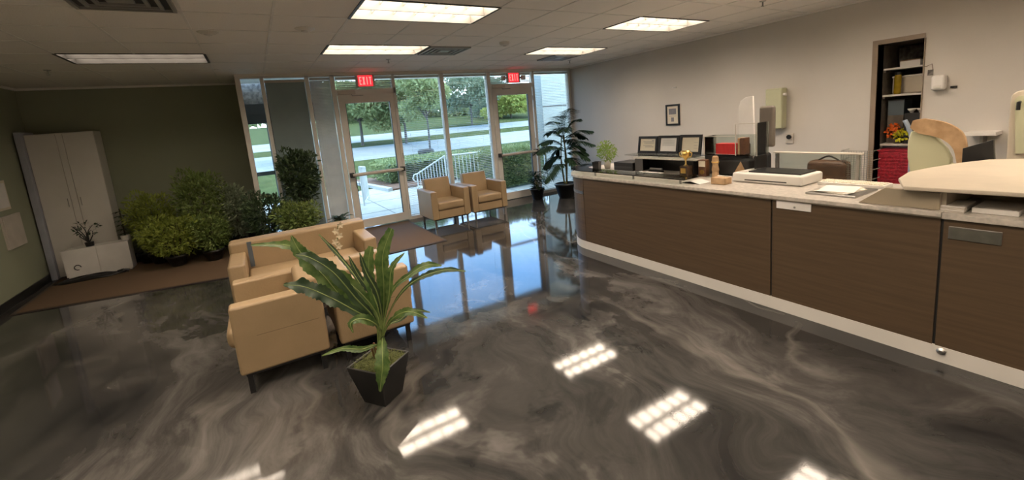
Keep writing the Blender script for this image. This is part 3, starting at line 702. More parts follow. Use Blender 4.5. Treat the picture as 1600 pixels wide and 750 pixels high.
MB().box(-.34, .34, -.14, .14, 0, .42).build('body', M['white'], t, bevel=.012)
m = MB(); m.box(-.35, -.0, -.152, -.14, .05, .425); m.box(.01, .35, -.152, -.14, .03, .425); m.build('flap', M['paper_white'], t)
MB().tube([(-.22+.035*math.cos(a/8*5), -.155, .17+.035*math.sin(a/8*5)) for a in range(9)], .006, 5).build('emblem', M['black'], t)
t = thing('twig_plant', 'dark sparse twig plant standing on the crumpled white box', 'plant', (-8.50, .34, .433))
MB().lathe([(.045, 0), (.05, .06), (.01, .055)], n=14).build('pot', M['black'], t)
stems((0, 0, .05), [(rnd(-.14, .14), rnd(-.05, .05), rnd(.16, .34)) for k in range(7)], .008).build('stem', M['black_matte'], t)
foliage([(0, 0, .25, .14, .06, .10)], 60, .04, .6).build('foliage', M['fern_dark'], t)
t = thing('spiral_plant', 'dark tiered spiky plant beside the right edge of the white cabinet', 'plant', (-8.12, .40, .433))
MB().lathe([(.05, 0), (.06, .07), (.01, .065)], n=14).build('pot', M['paper_white'], t)
m = MB()
for k in range(6):
    for q in range(9): a = q*.7+k; m.leaf((0, 0, .09+k*.065), (math.cos(a), math.sin(a), .15), (0, 0, 1), .10, .03, 3, .3)
m.build('foliage', M['fern_dark'], t); MB().tube([(0, 0, .05), (0, 0, .46)], .01, 6).build('stem', M['twig'], t)
t = thing('bin_bag', 'slumped black bag on the mat before the white box', 'bag', (-8.52, .12, .012))
m = MB(); vs = []; fs = []; NA, NB = 18, 7
for j in range(NB):
    for i in range(NA):
        a = i/NA*6.283; e = j/(NB-1)*math.pi/2; rr = math.cos(e)*(1+.16*math.sin(a*5+j)); vs.append((.36*rr*math.cos(a), .08*rr*math.sin(a), .055*math.sin(e)*(1+.25*math.sin(a*3))))
for j in range(NB-1):
    for i in range(NA): fs.append((j*NA+i, j*NA+(i+1) % NA, (j+1)*NA+(i+1) % NA, (j+1)*NA+i))
fs.append(tuple(range(NA-1, -1, -1))); m.add(vs, fs).build('sack', M['black'], t, smoothed=True)
MB().tube([(.3, 0, .03), (.36, -.01, .05), (.42, 0, .02)], [.02, .012, .02], 8).build('tied_neck', M['black'], t)
# papers on the left wall
for y0, y1, z0, z1, mm, l in ((-.32, .16, .64, 1.05, 'beige_plastic', 'grey panel hung on the left wall, lower of two'), (-.36, -.02, 1.12, 1.48, 'paper', 'pale notice sheet hung on the left wall, upper of two')):
    t = thing('wall_panel', l, 'notice', (XL+.001, (y0+y1)/2, z0))
    MB().box(0, .02, (y0-y1)/2, (y1-y0)/2, 0, z1-z0).build('board', M[mm], t)
    MB().box(.02, .024, (y0-y1)/2+.03, (y1-y0)/2-.03, .03, z1-z0-.03).build('sheet', M['beige_plastic'] if mm == 'beige_plastic' else M['paper_white'], t)

# ------------------------------------------------------------------ reception counter
CX, CH = -2.93, .93; R = .50; YC = -3.78
def arc(r, n=14, cx=CX+R, cy=YC): return [(cx+r*math.cos(math.pi-k*math.pi/2/n), cy+r*math.sin(math.pi-k*math.pi/2/n)) for k in range(n+1)]
def shell(r, th, z0, z1, xend=-1.75):
    o_ = arc(r); i_ = arc(r-th); return MB().prism(o_+[(xend, YC+r), (xend, YC+r-th)]+i_[::-1], z0, z1)
t = thing('counter_unit', 'curved wood end unit of the reception counter with a silver band', 'counter unit', (0, 0, 0), group='reception counter units')
shell(R, .03, .10, .70).build('lower_panel', M['wood'], t, smoothed=False)
shell(R, .03, .735, .894).build('upper_panel', M['wood'], t)
shell(R+.005, .03, .70, .735).build('silver_band', M['steel'], t)
shell(R+.004, .04, 0, .10).build('kick_plinth', M['white'], t)
def unit(y0, y1, label, plate=None):
    t = thing('counter_unit', label, 'counter unit', (CX, (y0+y1)/2, 0), group='reception counter units'); h = (y1-y0)/2
    MB().box(0, .03, -h+.007, h-.007, .10, .894).build('front_panel', M['wood'], t)
    MB().box(-.004, .03, -h, h, 0, .10).build('kick_plinth', M['white'], t)
    m = MB(); m.box(.03, .55, -h+.01, -h+.03, 0, .894); m.box(.03, .55, h-.03, h-.01, 0, .894); m.build('side_panel', M['white'], t)
    MB().box(.012, .03, -h-.006, -h+.007, .10, .894).build('joint', M['black_matte'], t)
    return t
unit(-6.03, YC, 'long wood fronted counter unit next to the curved end')
unit(-7.0, -6.03, 'middle wood fronted counter unit with the dark joints either side')
u3 = unit(-8.6, -7.0, 'rightmost wood fronted counter unit carrying a blank silver plate')
p = MB(); p.box(CX-.008-CX, 0, -7.24+7.8, -7.03+7.8, .78, .855); p.build('name_plate', M['steel'], u3, bevel=.003)['label'] = 'blank silver plate'
m = MB().lathe([(.018, 0), (.022, .012), (.010, .022)], n=14); o = m.build('plinth_knob', M['steel'], u3); o.location = (-.004, .76, .075); o.rotation_euler.y = -math.pi/2
# worktop (one continuous slab with a rounded end)
out = [(CX-.03, -7.0)]+arc(R+.03)+[(-1.75, YC+R+.03), (-1.75, -3.95), (-2.10, -4.2), (-2.10, -7.0)]
t = thing('worktop', 'long pale grey worktop running over the reception counter', 'worktop', (0, 0, 0))
MB().prism(out, .905, .935).build('slab', M['solid'], t, bevel=.004)
MB().prism([(CX-.012, -7.0)]+arc(R+.012)+[(-1.75, YC+R+.012), (-1.75, YC+R-.03)]+arc(R-.03)[::-1]+[(CX+.03, -7.0)], .895, .905).build('edge_strip', M['cream'], t)
# lower top of the third unit, and the raised curved top above it
t = thing('side_worktop', 'white lower worktop at the right end below the raised cream top', 'worktop', (CX, -7.8, 0))
MB().box(-.02, .75, -.8, .80, .895, .93).build('slab', M['solid'], t, bevel=.004)
raised = [at(x, y, 'Z', 1.08) for x, y in ((1412, 291), (1404, 278), (1420, 268), (1450, 262), (1500, 254), (1545, 249), (1640, 247))]
rp = [(p.x, p.y) for p in raised]+[(-1.9, -8.5), (-2.95, -8.5), (-2.95, -7.25)]
t = thing('raised_desk_top', 'raised curved cream desk top at the right edge, above the lower worktop', 'worktop', (0, 0, 0))
MB().prism(rp, 1.055, 1.08).build('slab', M['cream'], t, bevel=.006)
m = MB(); m.box(-2.62, -2.56, -7.9, -7.84, .93, 1.055); m.build('support_post', M['steel'], t)
m = MB(); m.box(-2.4, -2.36, -7.35, -7.0, .93, 1.055); m.build('support_panel', M['cream'], t)
M['tan_lam'] = mat('tan_laminate', (.34, .28, .20), (.30, .25, .18), 5, .5)
t = thing('end_panel', 'slanted cream panel standing on the worktop where the raised top begins', 'panel', (0, 0, 0))
q = [Vector((CX+.015, -6.58, .936)), Vector((CX+.015, -6.98, .936)), Vector((CX+.015, -6.98, 1.04)), Vector((CX+.015, -6.72, 1.05))]
MB().extrude(q, (.03, 0, 0)).build('board', M['tan_lam'], t, bevel=.004)
MB().box(CX+.045, -2.4, -7.0, -6.97, .936, 1.05).build('return', M['cream'], t)
# glass transaction shelf at the rounded end, on metal standoffs
t = thing('glass_shelf', 'clear glass shelf on metal standoffs along the front of the worktop', 'shelf', (0, 0, .935))
MB().prism([(CX-.02, -5.25)]+arc(R+.02)+[(CX+R+.05, YC+R-.15)]+arc(R-.2)[::-1]+[(CX+.22, -5.25)], .052, .060).build('glass', M['clear'], t)
for x, y in ((CX+.06, -3.95), (CX+.06, -4.55), (CX+.06, -5.15), (CX+.45, YC+.42)):
    MB().tube([(x, y, 0.0005), (x, y, .052)], .012, 10).build('standoff', M['steel'], t)
# white tag hanging under the front edge
t = thing('paper_tag', 'white plate stuck under the worktop edge near the first joint', 'sign', (CX-.006, -6.19, .865))
MB().box(-.004, .004, -.12, .12, -.03, .035).build('plate', M['paper_white'], t, bevel=.002)
MB().tube([(-.004, -.01, -.01), (-.007, -.01, -.01)], .008, 10).build('screw', M['steel'], t)

# ------------------------------------------------------------------ things on the counter
ZT = .9355
def on(x, y, z=ZT): return at(x, y, 'Z', z)
# small lime plant and its black companion pot
c = Vector((-2.36, -3.62, ZT)); t = thing('lime_plant', 'small lime green plant in a pale pot on the rounded counter end', 'potted plant', c)
MB().lathe([(.035, 0), (.055, .11), (.047, .11), (.01, .10)], n=20).build('pot', mat('pale_pot', (.45, .42, .36), None, 4, .4), t, smoothed=True)
foliage([(0, 0, .20, .13, .12, .10), (-.05, 0, .25, .08, .08, .07), (.07, 0, .23, .07, .07, .07), (0, .03, .30, .10, .08, .06)], 620, .028, .5, shell=.8).build('foliage', M['lime'], t)
stems((0, 0, .09), [(rnd(-.09, .09), rnd(-.07, .07), rnd(.2, .32)) for k in range(10)], .0025).build('stem', M['stem'], t)
t = thing('pen_cup', 'square black cup left of the small lime plant', 'cup', (-2.58, -3.66, ZT))
m = MB(); m.add(sq(.036, 0, .4)+sq(.045, .12, .4)+sq(.038, .12, .4)+sq(.032, .02, .4), [(3, 2, 1, 0)]+[(a+i, a+(i+1) % 4, a+4+(i+1) % 4, a+4+i) for a in (0, 4, 8) for i in range(4)]+[(12, 13, 14, 15)])
m.build('cup', M['black'], t)
# black letter trays and hutch behind
def obox(name, label, cat, x0, x1, y0, y1, z0, z1, m, bevel=.004, part='body'):
    t = thing(name, label, cat, ((x0+x1)/2, (y0+y1)/2, z0)); hx, hy = (x1-x0)/2, (y1-y0)/2
    MB().box(-hx, hx, -hy, hy, 0, z1-z0).build(part, m, t, bevel=bevel); return t
t = obox('document_tray', 'low black document tray beside the small lime plant', 'tray', -2.42, -2.14, -4.12, -3.80, ZT, ZT+.10, M['black'])
MB().box(-.146, -.139, -.15, .15, .03, .05).build('front_lip', M['frame_dark'], t)
t = thing('desk_hutch', 'black open hutch with a glass top holding the framed certificates', 'hutch', (-2.30, -4.56, ZT))
m = MB(); m.box(-.12, .12, .38, .40, 0, .16); m.box(-.12, .12, -.40, -.38, 0, .16); m.box(.10, .12, -.40, .40, 0, .16); m.build('body', M['black'], t)
MB().box(-.122, -.116, .28, .40, 0, .16).build('grey_upright', mat('dark_grey_metal', (.07, .065, .06), None, 5, .4), t)
MB().box(-.14, .13, -.45, .44, .16, .172).build('top', M['solid'], t)
MB().box(-.15, .12, -.44, .54, .197, .205).build('glass_top', M['clear'], t)
for y in (.40, .10, -.3): MB().tube([(-.05, y, .172), (-.05, y, .197)], .008, 8).build('standoff', M['steel'], t)
for k, (x, y) in enumerate(((-2.36, -4.42),)):
    t = thing('stapler', 'dark stapler lying inside the black hutch', 'stapler', (x, y, ZT)); MB().box(-.03, .03, -.09, .09, 0, .02).build('base', M['black'], t, bevel=.004); MB().box(-.015, .015, -.085, .085, .025, .05).build('arm', M['steel'], t, bevel=.006)
obox('paper_stack', 'flat white paper stack on the worktop before the black hutch', 'papers', -2.66, -2.47, -4.62, -4.30, ZT, ZT+.022, M['paper_white'], .002, 'sheets')
# certificates on the hutch
FZ = ZT+.2055
def frame(y, wd, hg, label, mm, lines, x=-2.27, z=FZ, lean=.16, th=.02, group='framed certificates on the hutch', wall=False, border=.028):
    t = thing('picture_frame', label, 'picture frame', (x, y, z), group=group); a = wd/2; b = border
    ofs = lambda zz: math.tan(lean)*zz
    def slab(y0, y1, z0, z1, d0, d1, m, name, par):
        vs = []
        for z_ in (z0, z1):
            for y_ in (y0, y1):
                for d in (d0, d1): vs.append((d+ofs(z_), y_, z_))
        return MB().add(vs, [(0, 1, 3, 2), (4, 6, 7, 5), (0, 4, 5, 1), (2, 3, 7, 6), (0, 2, 6, 4), (1, 5, 7, 3)]).build(name, m, par)
    fm = MB()
    for (y0, y1, z0, z1) in ((-a, a, 0, b), (-a, a, hg-b, hg), (-a, -a+b, b, hg-b), (a-b, a, b, hg-b)):
        vs = []
        for z_ in (z0, z1):
            for y_ in (y0, y1):
                for d in (0, th): vs.append((d+ofs(z_), y_, z_))
        fm.add(vs, [(0, 1, 3, 2), (4, 6, 7, 5), (0, 4, 5, 1), (2, 3, 7, 6), (0, 2, 6, 4), (1, 5, 7, 3)])
    fm.build('frame', M['black'], t)
    s = slab(-a+b, a-b, b, hg-b, th*.5, th, M[mm], 'sheet', t)
    ln = MB()
    for (y0, y1, z0, z1) in lines:
        q = slab(-a+y0*wd, -a+y1*wd, z0*hg, z1*hg, th*.5-.0015, th*.5, M['ink'], 'print', s)
    return t
frame(-4.21, .29, .20, 'black framed cream certificate, leftmost of three on the hutch', 'paper', [(.2, .75, .66, .68), (.2, .7, .58, .60), (.3, .75, .45, .47), (.2, .65, .36, .38), (.2, .3, .72, .76)])
frame(-4.51, .28, .205, 'black framed white certificate, middle of three on the hutch', 'paper_white', [(.2, .8, .70, .715), (.2, .8, .62, .635), (.2, .8, .54, .555), (.2, .8, .46, .475)])
frame(-4.80, .27, .21, 'black framed two page certificate, rightmost of three on the hutch', 'paper', [(.16, .34, .3, .31), (.16, .34, .45, .46), (.16, .34, .6, .61)])
# framed notice on the right wall
frame(-2.79, .285, .36, 'black framed newspaper clipping hung on the pale wall', 'paper', [(.25, .78, .52, .80), (.42, .62, .18, .38), (.25, .78, .44, .455)], x=-.021, z=1.34, lean=0, group='wall frame', border=.03)
# trophy
t = thing('trophy', 'small gold cup trophy on a dark block base on the worktop', 'trophy', on(1072, 276))
MB().box(-.05, .05, -.05, .05, 0, .015).box(-.033, .033, -.033, .033, .015, .085).build('base', M['marble'], t)
MB().box(-.0345, -.033, -.022, .022, .03, .07).build('plaque', M['gold'], t)
MB().lathe([(.018, .085), (.006, .10), (.006, .13), (.014, .14), (.03, .165), (.036, .20), (.032, .20), (.01, .15)], n=18).build('cup', M['gold'], t, smoothed=True)
for s in (-1, 1): MB().tube([(0, s*.032, .19), (0, s*.055, .185), (0, s*.05, .16), (0, s*.02, .15)], .004, 6).build('handle', M['gold'], t)
t.scale = (1.35, 1.35, 1.35)
# clock, wooden holder, card
t = thing('desk_clock', 'brown and gold desk clock tower right of the trophy', 'clock', on(1100, 275)); 
MB().box(-.03, .03, -.045, .045, 0, .17).build('case', M['brown'], t, bevel=.004)
MB().box(-.034, -.03, -.036, .036, .10, .16).build('face', M['paper'], t); MB().tube([(-.03, 0, .045), (-.036, 0, .045)], .025, 16).build('dial', M['gold'], t)
t = thing('wooden_figure', 'carved tan wooden upright piece right of the desk clock', 'ornament', on(1118, 276))
MB().lathe([(.035, 0), (.03, .05), (.036, .07), (.026, .12), (.034, .15), (.028, .20), (.02, .21)], n=14).build('body', M['tan_card'], t); MB().lathe([(.036, .145), (.038, .15), (.036, .155)], n=14).build('ring', M['gold'], t)
t = obox('small_box', 'small tan and white carton at the front of the worktop', 'box', -2.74, -2.64, -5.52, -5.38, ZT, ZT+.06, M['tan_card'], .003)
MB().box(.0505, .06, -.07, .07, 0, .065).build('white_end', M['paper_white'], t)
t = thing('open_booklet', 'open booklet lying near the tan and white carton', 'booklet', (-2.74, -5.22, ZT))
MB().extrude([(-.08, -.1, 0), (.08, -.1, 0), (.08, 0, .022), (-.08, 0, .022)], (0, 0, .003)).extrude([(-.08, 0, .022), (.08, 0, .022), (.08, .1, 0), (-.08, .1, 0)], (0, 0, .003)).build('pages', M['paper_white'], t); MB().box(-.082, .082, -.101, .101, -.0003, .0004).build('cover', M['black'], t)
# work desk behind the counter, carrying screens, holder, printer
t = thing('work_desk', 'long pale work desk behind the reception counter', 'desk', (-1.73, -5.6, 0))
MB().box(-.31, .31, -2.6, 1.5, .76, .79).build('top', M['cream'], t)
for y in (-2.55, 0, 1.45): MB().box(-.3, .3, y-.015, y+.015, 0, .76).build('side_panel', M['white'], t)
ZD = .7905
def pX(x, y, X=-1.5): return at(x, y, 'X', X)
def upright(name, label, cat, px, X, th, m, part='panel', bevel=.006, outline=None):
    """upright thing seen face-on from the lobby: photo rectangle (x0,y0,x1,y1) at depth X, standing on the desk unless its base is higher"""
    x0, y0, x1, y1 = px; ym = (x0+x1)/2; a = pX(x0, (y0+y1)/2, X); b = pX(x1, (y0+y1)/2, X); tp = pX(ym, y0, X); bt = pX(ym, y1, X)
    c = Vector((X, (a.y+b.y)/2, bt.z)); h = abs(a.y-b.y)/2; t = thing(name, label, cat, c)
    MB().box(0, th, -h, h, 0, tp.z-bt.z).build(part, m, t, bevel=bevel); return t, h, tp.z-bt.z
# black task chair back / monitor group
def desk_thing(name, label, cat, X, y, z=ZD): return thing(name, label, cat, (X, y, z))
t = desk_thing('computer_monitor', 'black computer monitor seen from behind, left of the acrylic brochure holder', 'monitor', -1.76, -4.92)
MB().box(0, .04, -.24, .24, .10, .42).build('screen', M['black'], t, bevel=.01); MB().box(.005, .035, -.03, .03, .01, .12).build('stand', M['black'], t); MB().box(-.08, .12, -.12, .12, 0, .012).build('foot', M['black'], t, bevel=.003)
# acrylic brochure holder with red cards: stands on the worktop's back part on a glass deck
def holder(c):
    t = thing('acrylic_shelf', 'clear acrylic shelf unit holding red cards behind the worktop', 'shelf', c)
    m = MB(); m.box(-.1, .1, -.38, .17, .21, .216); m.box(-.1, .1, .164, .17, .216, .40); m.box(-.1, .1, -.386, -.38, .216, .52); m.box(.094, .1, -.38, .164, .216, .40); m.build('panel', M['clear'], t)
    m = MB(); m.box(-.1, -.092, -.17, .17, .395, .402); m.box(-.1, -.092, .162, .17, .21, .402); m.box(-.1, -.092, -.386, -.17, .513, .52); m.box(-.1, -.092, -.386, -.378, .21, .52); m.box(-.1, -.092, -.178, -.17, .21, .52); m.build('edge', M['beige_plastic'], t)
    MB().box(-.09, .09, .15, .164, 0, .21).build('leg', M['black'], t); MB().box(-.09, .09, -.37, -.356, 0, .21).build('leg', M['black'], t)
    return t
hc = Vector((-2.2, -5.17, ZT)); holder(hc)
t = thing('red_booklets', 'row of red booklets on the clear acrylic shelf', 'booklets', hc+Vector((0, -.02, .2165)))
for k in range(7): MB().box(-.06, .04, -.13+k*.03, -.13+k*.03+.028, 0, .105).build('booklet', M['red'], t)
MB().box(-.07, .05, -.135, .085, -.0003, .0005).build('tray', M['paper_white'], t)
t = thing('leather_folder', 'brown leather folders standing next to the red booklets', 'folder', hc+Vector((0, -.21, .2165)))
MB().box(-.05, .05, -.02, .02, 0, .16).build('front_folder', M['brown'], t, bevel=.004); MB().box(-.05, .05, .022, .045, 0, .16).build('rear_folder', M['tan_card'], t, bevel=.004)
t = thing('desk_bag', 'black bag with a tan patch under the clear acrylic shelf', 'bag', hc+Vector((0, -.09, 0)))
MB().box(-.07, .07, -.20, .16, 0, .17).build('body', M['black_matte'], t, bevel=.03, seg=3); MB().extrude([(-.072, -.17, .05), (-.072, -.05, .03), (-.072, -.12, .15)], (.004, 0, 0)).build('patch', M['tan_card'], t)
# black task chair left of it
t = thing('office_chair', 'black office chair behind the desk, its back showing over the worktop', 'chair', (-.62, -4.55, 0))
MB().box(-.04, .04, -.23, .23, .52, .98).build('backrest', M['black_matte'], t, bevel=.04, seg=4)
MB().box(-.50, -.02, -.24, .24, .44, .52).build('seat', M['black_matte'], t, bevel=.03, seg=3); MB().tube([(-.26, 0, .10), (-.26, 0, .44)], .03, 12).build('column', M['black'], t)
m = MB()
for k in range(5): a = k*1.257; m.tube([(-.26, 0, .10), (-.26+.26*math.cos(a), .26*math.sin(a), .035)], .018, 8)
m.build('base', M['black'], t)
# white rounded partition and the tall cream dispenser behind
t = thing('desk_divider', 'white round cornered divider rising left of the tall cream box', 'divider', (0, 0, 0)); X_ = -1.62
pts = [pX(x, y, X_) for x, y in ((1154, 245), (1154, 168), (1157, 158), (1165, 152), (1176, 150), (1179, 245))]
MB().extrude(pts, (.025, 0, 0)).build('panel', M['paper_white'], t, bevel=.003); b0, b1 = pts[0], pts[-1]
MB().box(X_, X_+.02, b1.y+.02, b1.y+.05, ZD, b1.z+.02).build('post', M['steel'], t); t2 = t
b = pX(1210, 200, -.25)
t = thing('paper_dispenser', 'tall cream box with a white knob mounted high on the pale wall', 'dispenser', (-.13, -4.545, 1.24))
MB().box(0, .128, -.115, .115, 0, .55).build('body', M['green_vinyl'], t, bevel=.02, seg=3)
MB().box(-.004, .0, -.10, .10, .28, .53).build('front_cover', M['green_vinyl'], t, bevel=.001)
MB().tube([(.03, -.115, .46), (.03, -.15, .46)], .02, 10).build('knob', M['white'], t)
t = thing('desk_lamp', 'grey curved desk lamp post standing in front of the tall cream box', 'lamp', (-1.55, -5.22, ZD))
MB().lathe([(.09, 0), (.09, .015), (.02, .025)], n=20).build('base', M['steel'], t)
MB().tube(smooth([Vector((0, 0, .02)), Vector((0, .02, .40)), Vector((0, .0, .70)), Vector((0, -.06, .78))], 8), .016, 10).build('pole', M['beige_plastic'], t, smoothed=True)
MB().box(-.03, .03, -.10, .06, .36, .80).build('lamp_shade', mat('taupe_shade', (.16, .135, .11), None, 5, .5), t, bevel=.028, seg=4)
# glass shelf bar across the back of the worktop and translucent screen
t = thing('glass_screen', 'thin grey topped glass screen standing along the back of the worktop', 'screen', (-2.05, -5.93, ZT))
MB().box(-.003, .003, -.34, .34, .0, .215).build('glass', M['clear'], t); MB().box(-.03, .03, -.35, .35, .215, .225).build('top_rail', M['beige_plastic'], t)
for y in (-.32, .32): MB().box(-.008, .008, y-.012, y+.012, .0, .215).build('post', M['steel'], t)
t = thing('wall_thermostat', 'small dark dial in a pale plate low on the wall beside the cream box', 'thermostat', (-.02, -4.70, 1.10)); MB().box(0, .02, -.05, .05, -.07, .07).build('plate', M['beige_plastic'], t, bevel=.004)
MB().tube([(0, 0, .02), (-.02, 0, .02)], .03, 16).build('dial', M['black'], t)
# printer slabs
t = thing('desk_printer', 'low white printer with a dark top on the worktop', 'printer', (-2.36, -5.74, ZT))
MB().box(-.18, .17, -.32, .28, 0, .085).build('body', M['white'], t, bevel=.018, seg=3); MB().box(-.12, .15, -.28, .16, .085, .097).build('glass_lid', M['black'], t, bevel=.004)
MB().box(-.181, -.176, -.2, .16, .02, .03).build('paper_slot', M['frame_dark'], t); MB().box(-.14, -.1, .18, .24, .085, .09).build('button_panel', M['beige_plastic'], t)
t = thing('paper_tray', 'flat silver tray of loose papers right of the white printer', 'tray', (-2.62, -6.34, ZT))
MB().box(-.17, .20, -.18, .14, 0, .012).build('tray', M['steel'], t, bevel=.003)
for k in range(4):
    o = MB().box(-.12, .14, -.12, .10, .0125+.003*k, .015+.003*k).build('sheet', M['paper_white'] if k % 2 else M['paper'], t); o.rotation_euler.z = .12*(k-1.5)
t = thing('keyboard', 'white keyboard lying at the back of the worktop near the wire basket', 'keyboard', (-2.30, -6.32, ZT))
MB().box(-.08, .08, -.22, .22, 0, .025).build('body', M['white'], t, bevel=.004); m = MB()
for i in range(14):
    for j in range(4): m.box(-.065+j*.033, -.065+j*.033+.026, -.205+i*.03, -.205+i*.03+.024, .025, .03)
m.build('keys', M['paper'], t)
t = thing('leather_bag', 'small brown and black leather bag behind the white keyboard', 'bag', (-1.58, -5.84, ZD))
MB().box(-.08, .08, -.17, .17, 0, .24).build('body', M['brown'], t, bevel=.05, seg=4); MB().tube(smooth([Vector((0, -.1, .23)), Vector((0, 0, .28)), Vector((0, .1, .23))], 6), .008, 8).build('handle', M['black'], t)
t = thing('wire_basket', 'pale wire mesh basket standing upright left of the doorway', 'basket', (-1.55, -6.08, ZD)); m = MB()
for k in range(13): m.tube([(-.08, -.12+k*.02, 0), (-.08, -.12+k*.02, .34)], .0022, 4)
for k in range(18): m.tube([(-.08, -.12, k*.02), (-.08, .12, k*.02)], .0022, 4)
m.build('mesh_front', M['steel'], t); m = MB()
for k in range(5):
    for y in (-.12, .12): m.tube([(-.08, y, k*.085), (.08, y, k*.085)], .003, 4)
m.box(-.08, .08, -.12, .12, 0, .005); m.build('sides', M['steel'], t)
# pale-green chair with tan frame
X_ = -1.30
t = thing('task_chair', 'pale green padded chair with a curved tan back strap behind the desk', 'chair', (0, 0, 0))
pts = [pX(x, y, X_) for x, y in ((1423, 282), (1417, 245), (1418, 220), (1423, 205), (1440, 208), (1462, 215), (1478, 232), (1486, 248), (1485, 256), (1492, 258), (1480, 268), (1450, 275))]
MB().extrude(pts, (.07, 0, 0)).build('back_cushion', M['green_vinyl'], t, bevel=.02, seg=3)
P = [pX(x, y, X_-.02) for x, y in ((1424, 194), (1440, 197), (1470, 203), (1490, 214), (1500, 232), (1503, 256))]
MB().ribbon(P, [.06, .13, .13, .12, .08, .06], up=(-1, 0, 0), fold=.02).build('back_strap', M['tan_card'], t)
so = t.children[-1].modifiers.new('s', 'SOLIDIFY'); so.thickness = .03
cy = (pts[0].y+pts[6].y)/2
MB().box(X_, X_+.42, cy-.24, cy+.24, .44, .52).build('seat', M['green_vinyl'], t, bevel=.03, seg=3)
MB().box(X_+.02, X_+.06, cy-.05, cy+.05, .48, pts[0].z+.05).build('back_post', M['black'], t); MB().tube([(X_+.22, cy, .08), (X_+.22, cy, .45)], .03, 12).build('column', M['black'], t)
m = MB()
for k in range(5): a = k*1.257; m.tube([(X_+.22, cy, .08), (X_+.22+.26*math.cos(a), cy+.26*math.sin(a), .03)], .018, 8)
m.build('base', M['black'], t)
# black monitor with white top behind the raised desk
X_ = -1.60
t = thing('computer_monitor', 'black monitor under a white ledge right of the pale green chair', 'monitor', (0, 0, 0))
pts = [pX(x, y, X_) for x, y in ((1502, 262), (1504, 232), (1552, 218), (1554, 262))]
MB().extrude(pts, (.04, 0, 0)).build('screen', M['black'], t, bevel=.003)
mc = (pts[0]+pts[3])/2; MB().box(X_+.01, X_+.03, mc.y-.04, mc.y+.04, ZD, mc.z+.02).build('stand', M['black'], t); MB().box(X_-.06, X_+.14, mc.y-.12, mc.y+.12, ZD, ZD+.012).build('foot', M['black'], t)
t = thing('wall_ledge', 'white ledge on the wall above the black monitor at right', 'shelf', (0, 0, 0)); a = pX(1506, 208, -.22); b = pX(1556, 212, -.22)
MB().box(-.22, -.001, b.y, a.y, a.z-.03, a.z+.005).build('board', M['white'], t, bevel=.003); MB().box(-.16, -.001, (a.y+b.y)/2-.01, (a.y+b.y)/2+.01, a.z-.12, a.z-.03).build('bracket', M['steel'], t)
# tall cream locker at the edge
t = thing('cream_locker', 'tall cream rounded cabinet standing behind the raised top at the right edge', 'cabinet', (0, 0, 0)); X_ = -1.05
pts = [pX(x, y, X_) for x, y in ((1577, 246), (1578, 160), (1581, 148), (1590, 142), (1650, 136), (1650, 246))]
yl, yr = pts[0].y, pts[-1].y; pts[0].z = pts[-1].z = 0
MB().extrude(pts, (.42, 0, 0)).build('body', M['cream'], t, bevel=.012)
i_ = [pX(x, y, X_-.012) for x, y in ((1586, 240), (1586, 155), (1592, 150), (1650, 146), (1650, 240))]
d = MB().extrude(i_, (.011, 0, 0)).build('door', M['green_vinyl'], t); q = pX(1592, 160, X_-.04); MB().tube([(q.x+.026, q.y, q.z), (q.x, q.y, q.z), (q.x, q.y, q.z-.06)], .012, 8).build('handle', M['black'], d)
# things in the open bay of the right counter
for k, (x0, x1, y0, y1, h, mm, l) in enumerate(((-2.86, -2.62, -7.28, -7.10, .03, 'paper_white', 'stack of white paper under the raised cream top, leftmost'), (-2.80, -2.55, -7.52, -7.36, .075, 'black', 'black desk organiser under the raised cream top'), (-2.84, -2.60, -7.76, -7.60, .05, 'paper_white', 'white tray under the raised top near the right edge'))):
    t = obox('desk_organiser' if k == 1 else 'paper_stack', l, 'organiser' if k == 1 else 'papers', x0, x1, y0, y1, .9305, .9305+h, M[mm], .004)
t = thing('clipboard_stack', 'thin stack of pale boards at the left end of the lower worktop', 'papers', (-2.80, -7.03, .9305))
for k in range(4): MB().box(-.11+.004*k, .11, -.05, .08-.006*k, .0005+.009*k, .0075+.009*k).build('board', M['white'] if k % 2 else M['beige_plastic'], t)
# pen
t = thing('pen', 'silver pen lying along the front of the lower worktop', 'pen', (-2.90, -7.50, .936)); MB().tube([(0, -.07, 0), (0, .06, 0)], .0045, 8).build('barrel', M['steel'], t); MB().tube([(0, .06, 0), (0, .075, 0)], [.0045, .001], 8).build('tip', M['black'], t)

# ------------------------------------------------------------------ wall fittings
t = thing('light_switch', 'small dark wall switch right of the doorway with a curling wire', 'switch', (-.006, -6.10, 1.79)); MB().box(-.002, .005, -.022, .022, -.03, .03).build('plate', M['greystain'], t); MB().tube([(-.003, .06, .075), (-.01, .03, .07), (-.006, -.01, .09), (-.006, -.02, .03)], .003, 5).build('wire', M['brown'], t)
t = thing('soap_dispenser', 'rounded white dispenser on the wall right of the doorway', 'dispenser', (-.10, -6.185, 1.60)); MB().box(0, .099, -.055, .055, 0, .155).build('body', M['paper_white'], t, bevel=.025, seg=4); MB().box(-.004, .01, -.03, .03, .02, .05).build('lever', M['white'], t, bevel=.003)
t = thing('wall_bracket', 'small black bracket on the wall right of the white dispenser', 'bracket', (-.015, -6.29, 1.62)); MB().box(0, .014, -.025, .025, -.01, .01).build('plate', M['black'], t); MB().box(-.01, 0, -.02, -.01, -.006, .006).build('hook', M['black'], t)
t = thing('wall_clip', 'tiny white clip high on the pale wall left of the divider', 'clip', (-.01, -2.83, 1.98)); MB().box(0, .009, -.04, .04, -.01, .01).build('plate', M['paper_white'], t); MB().box(-.006, 0, -.03, .03, -.004, .004).build('spring', M['steel'], t)

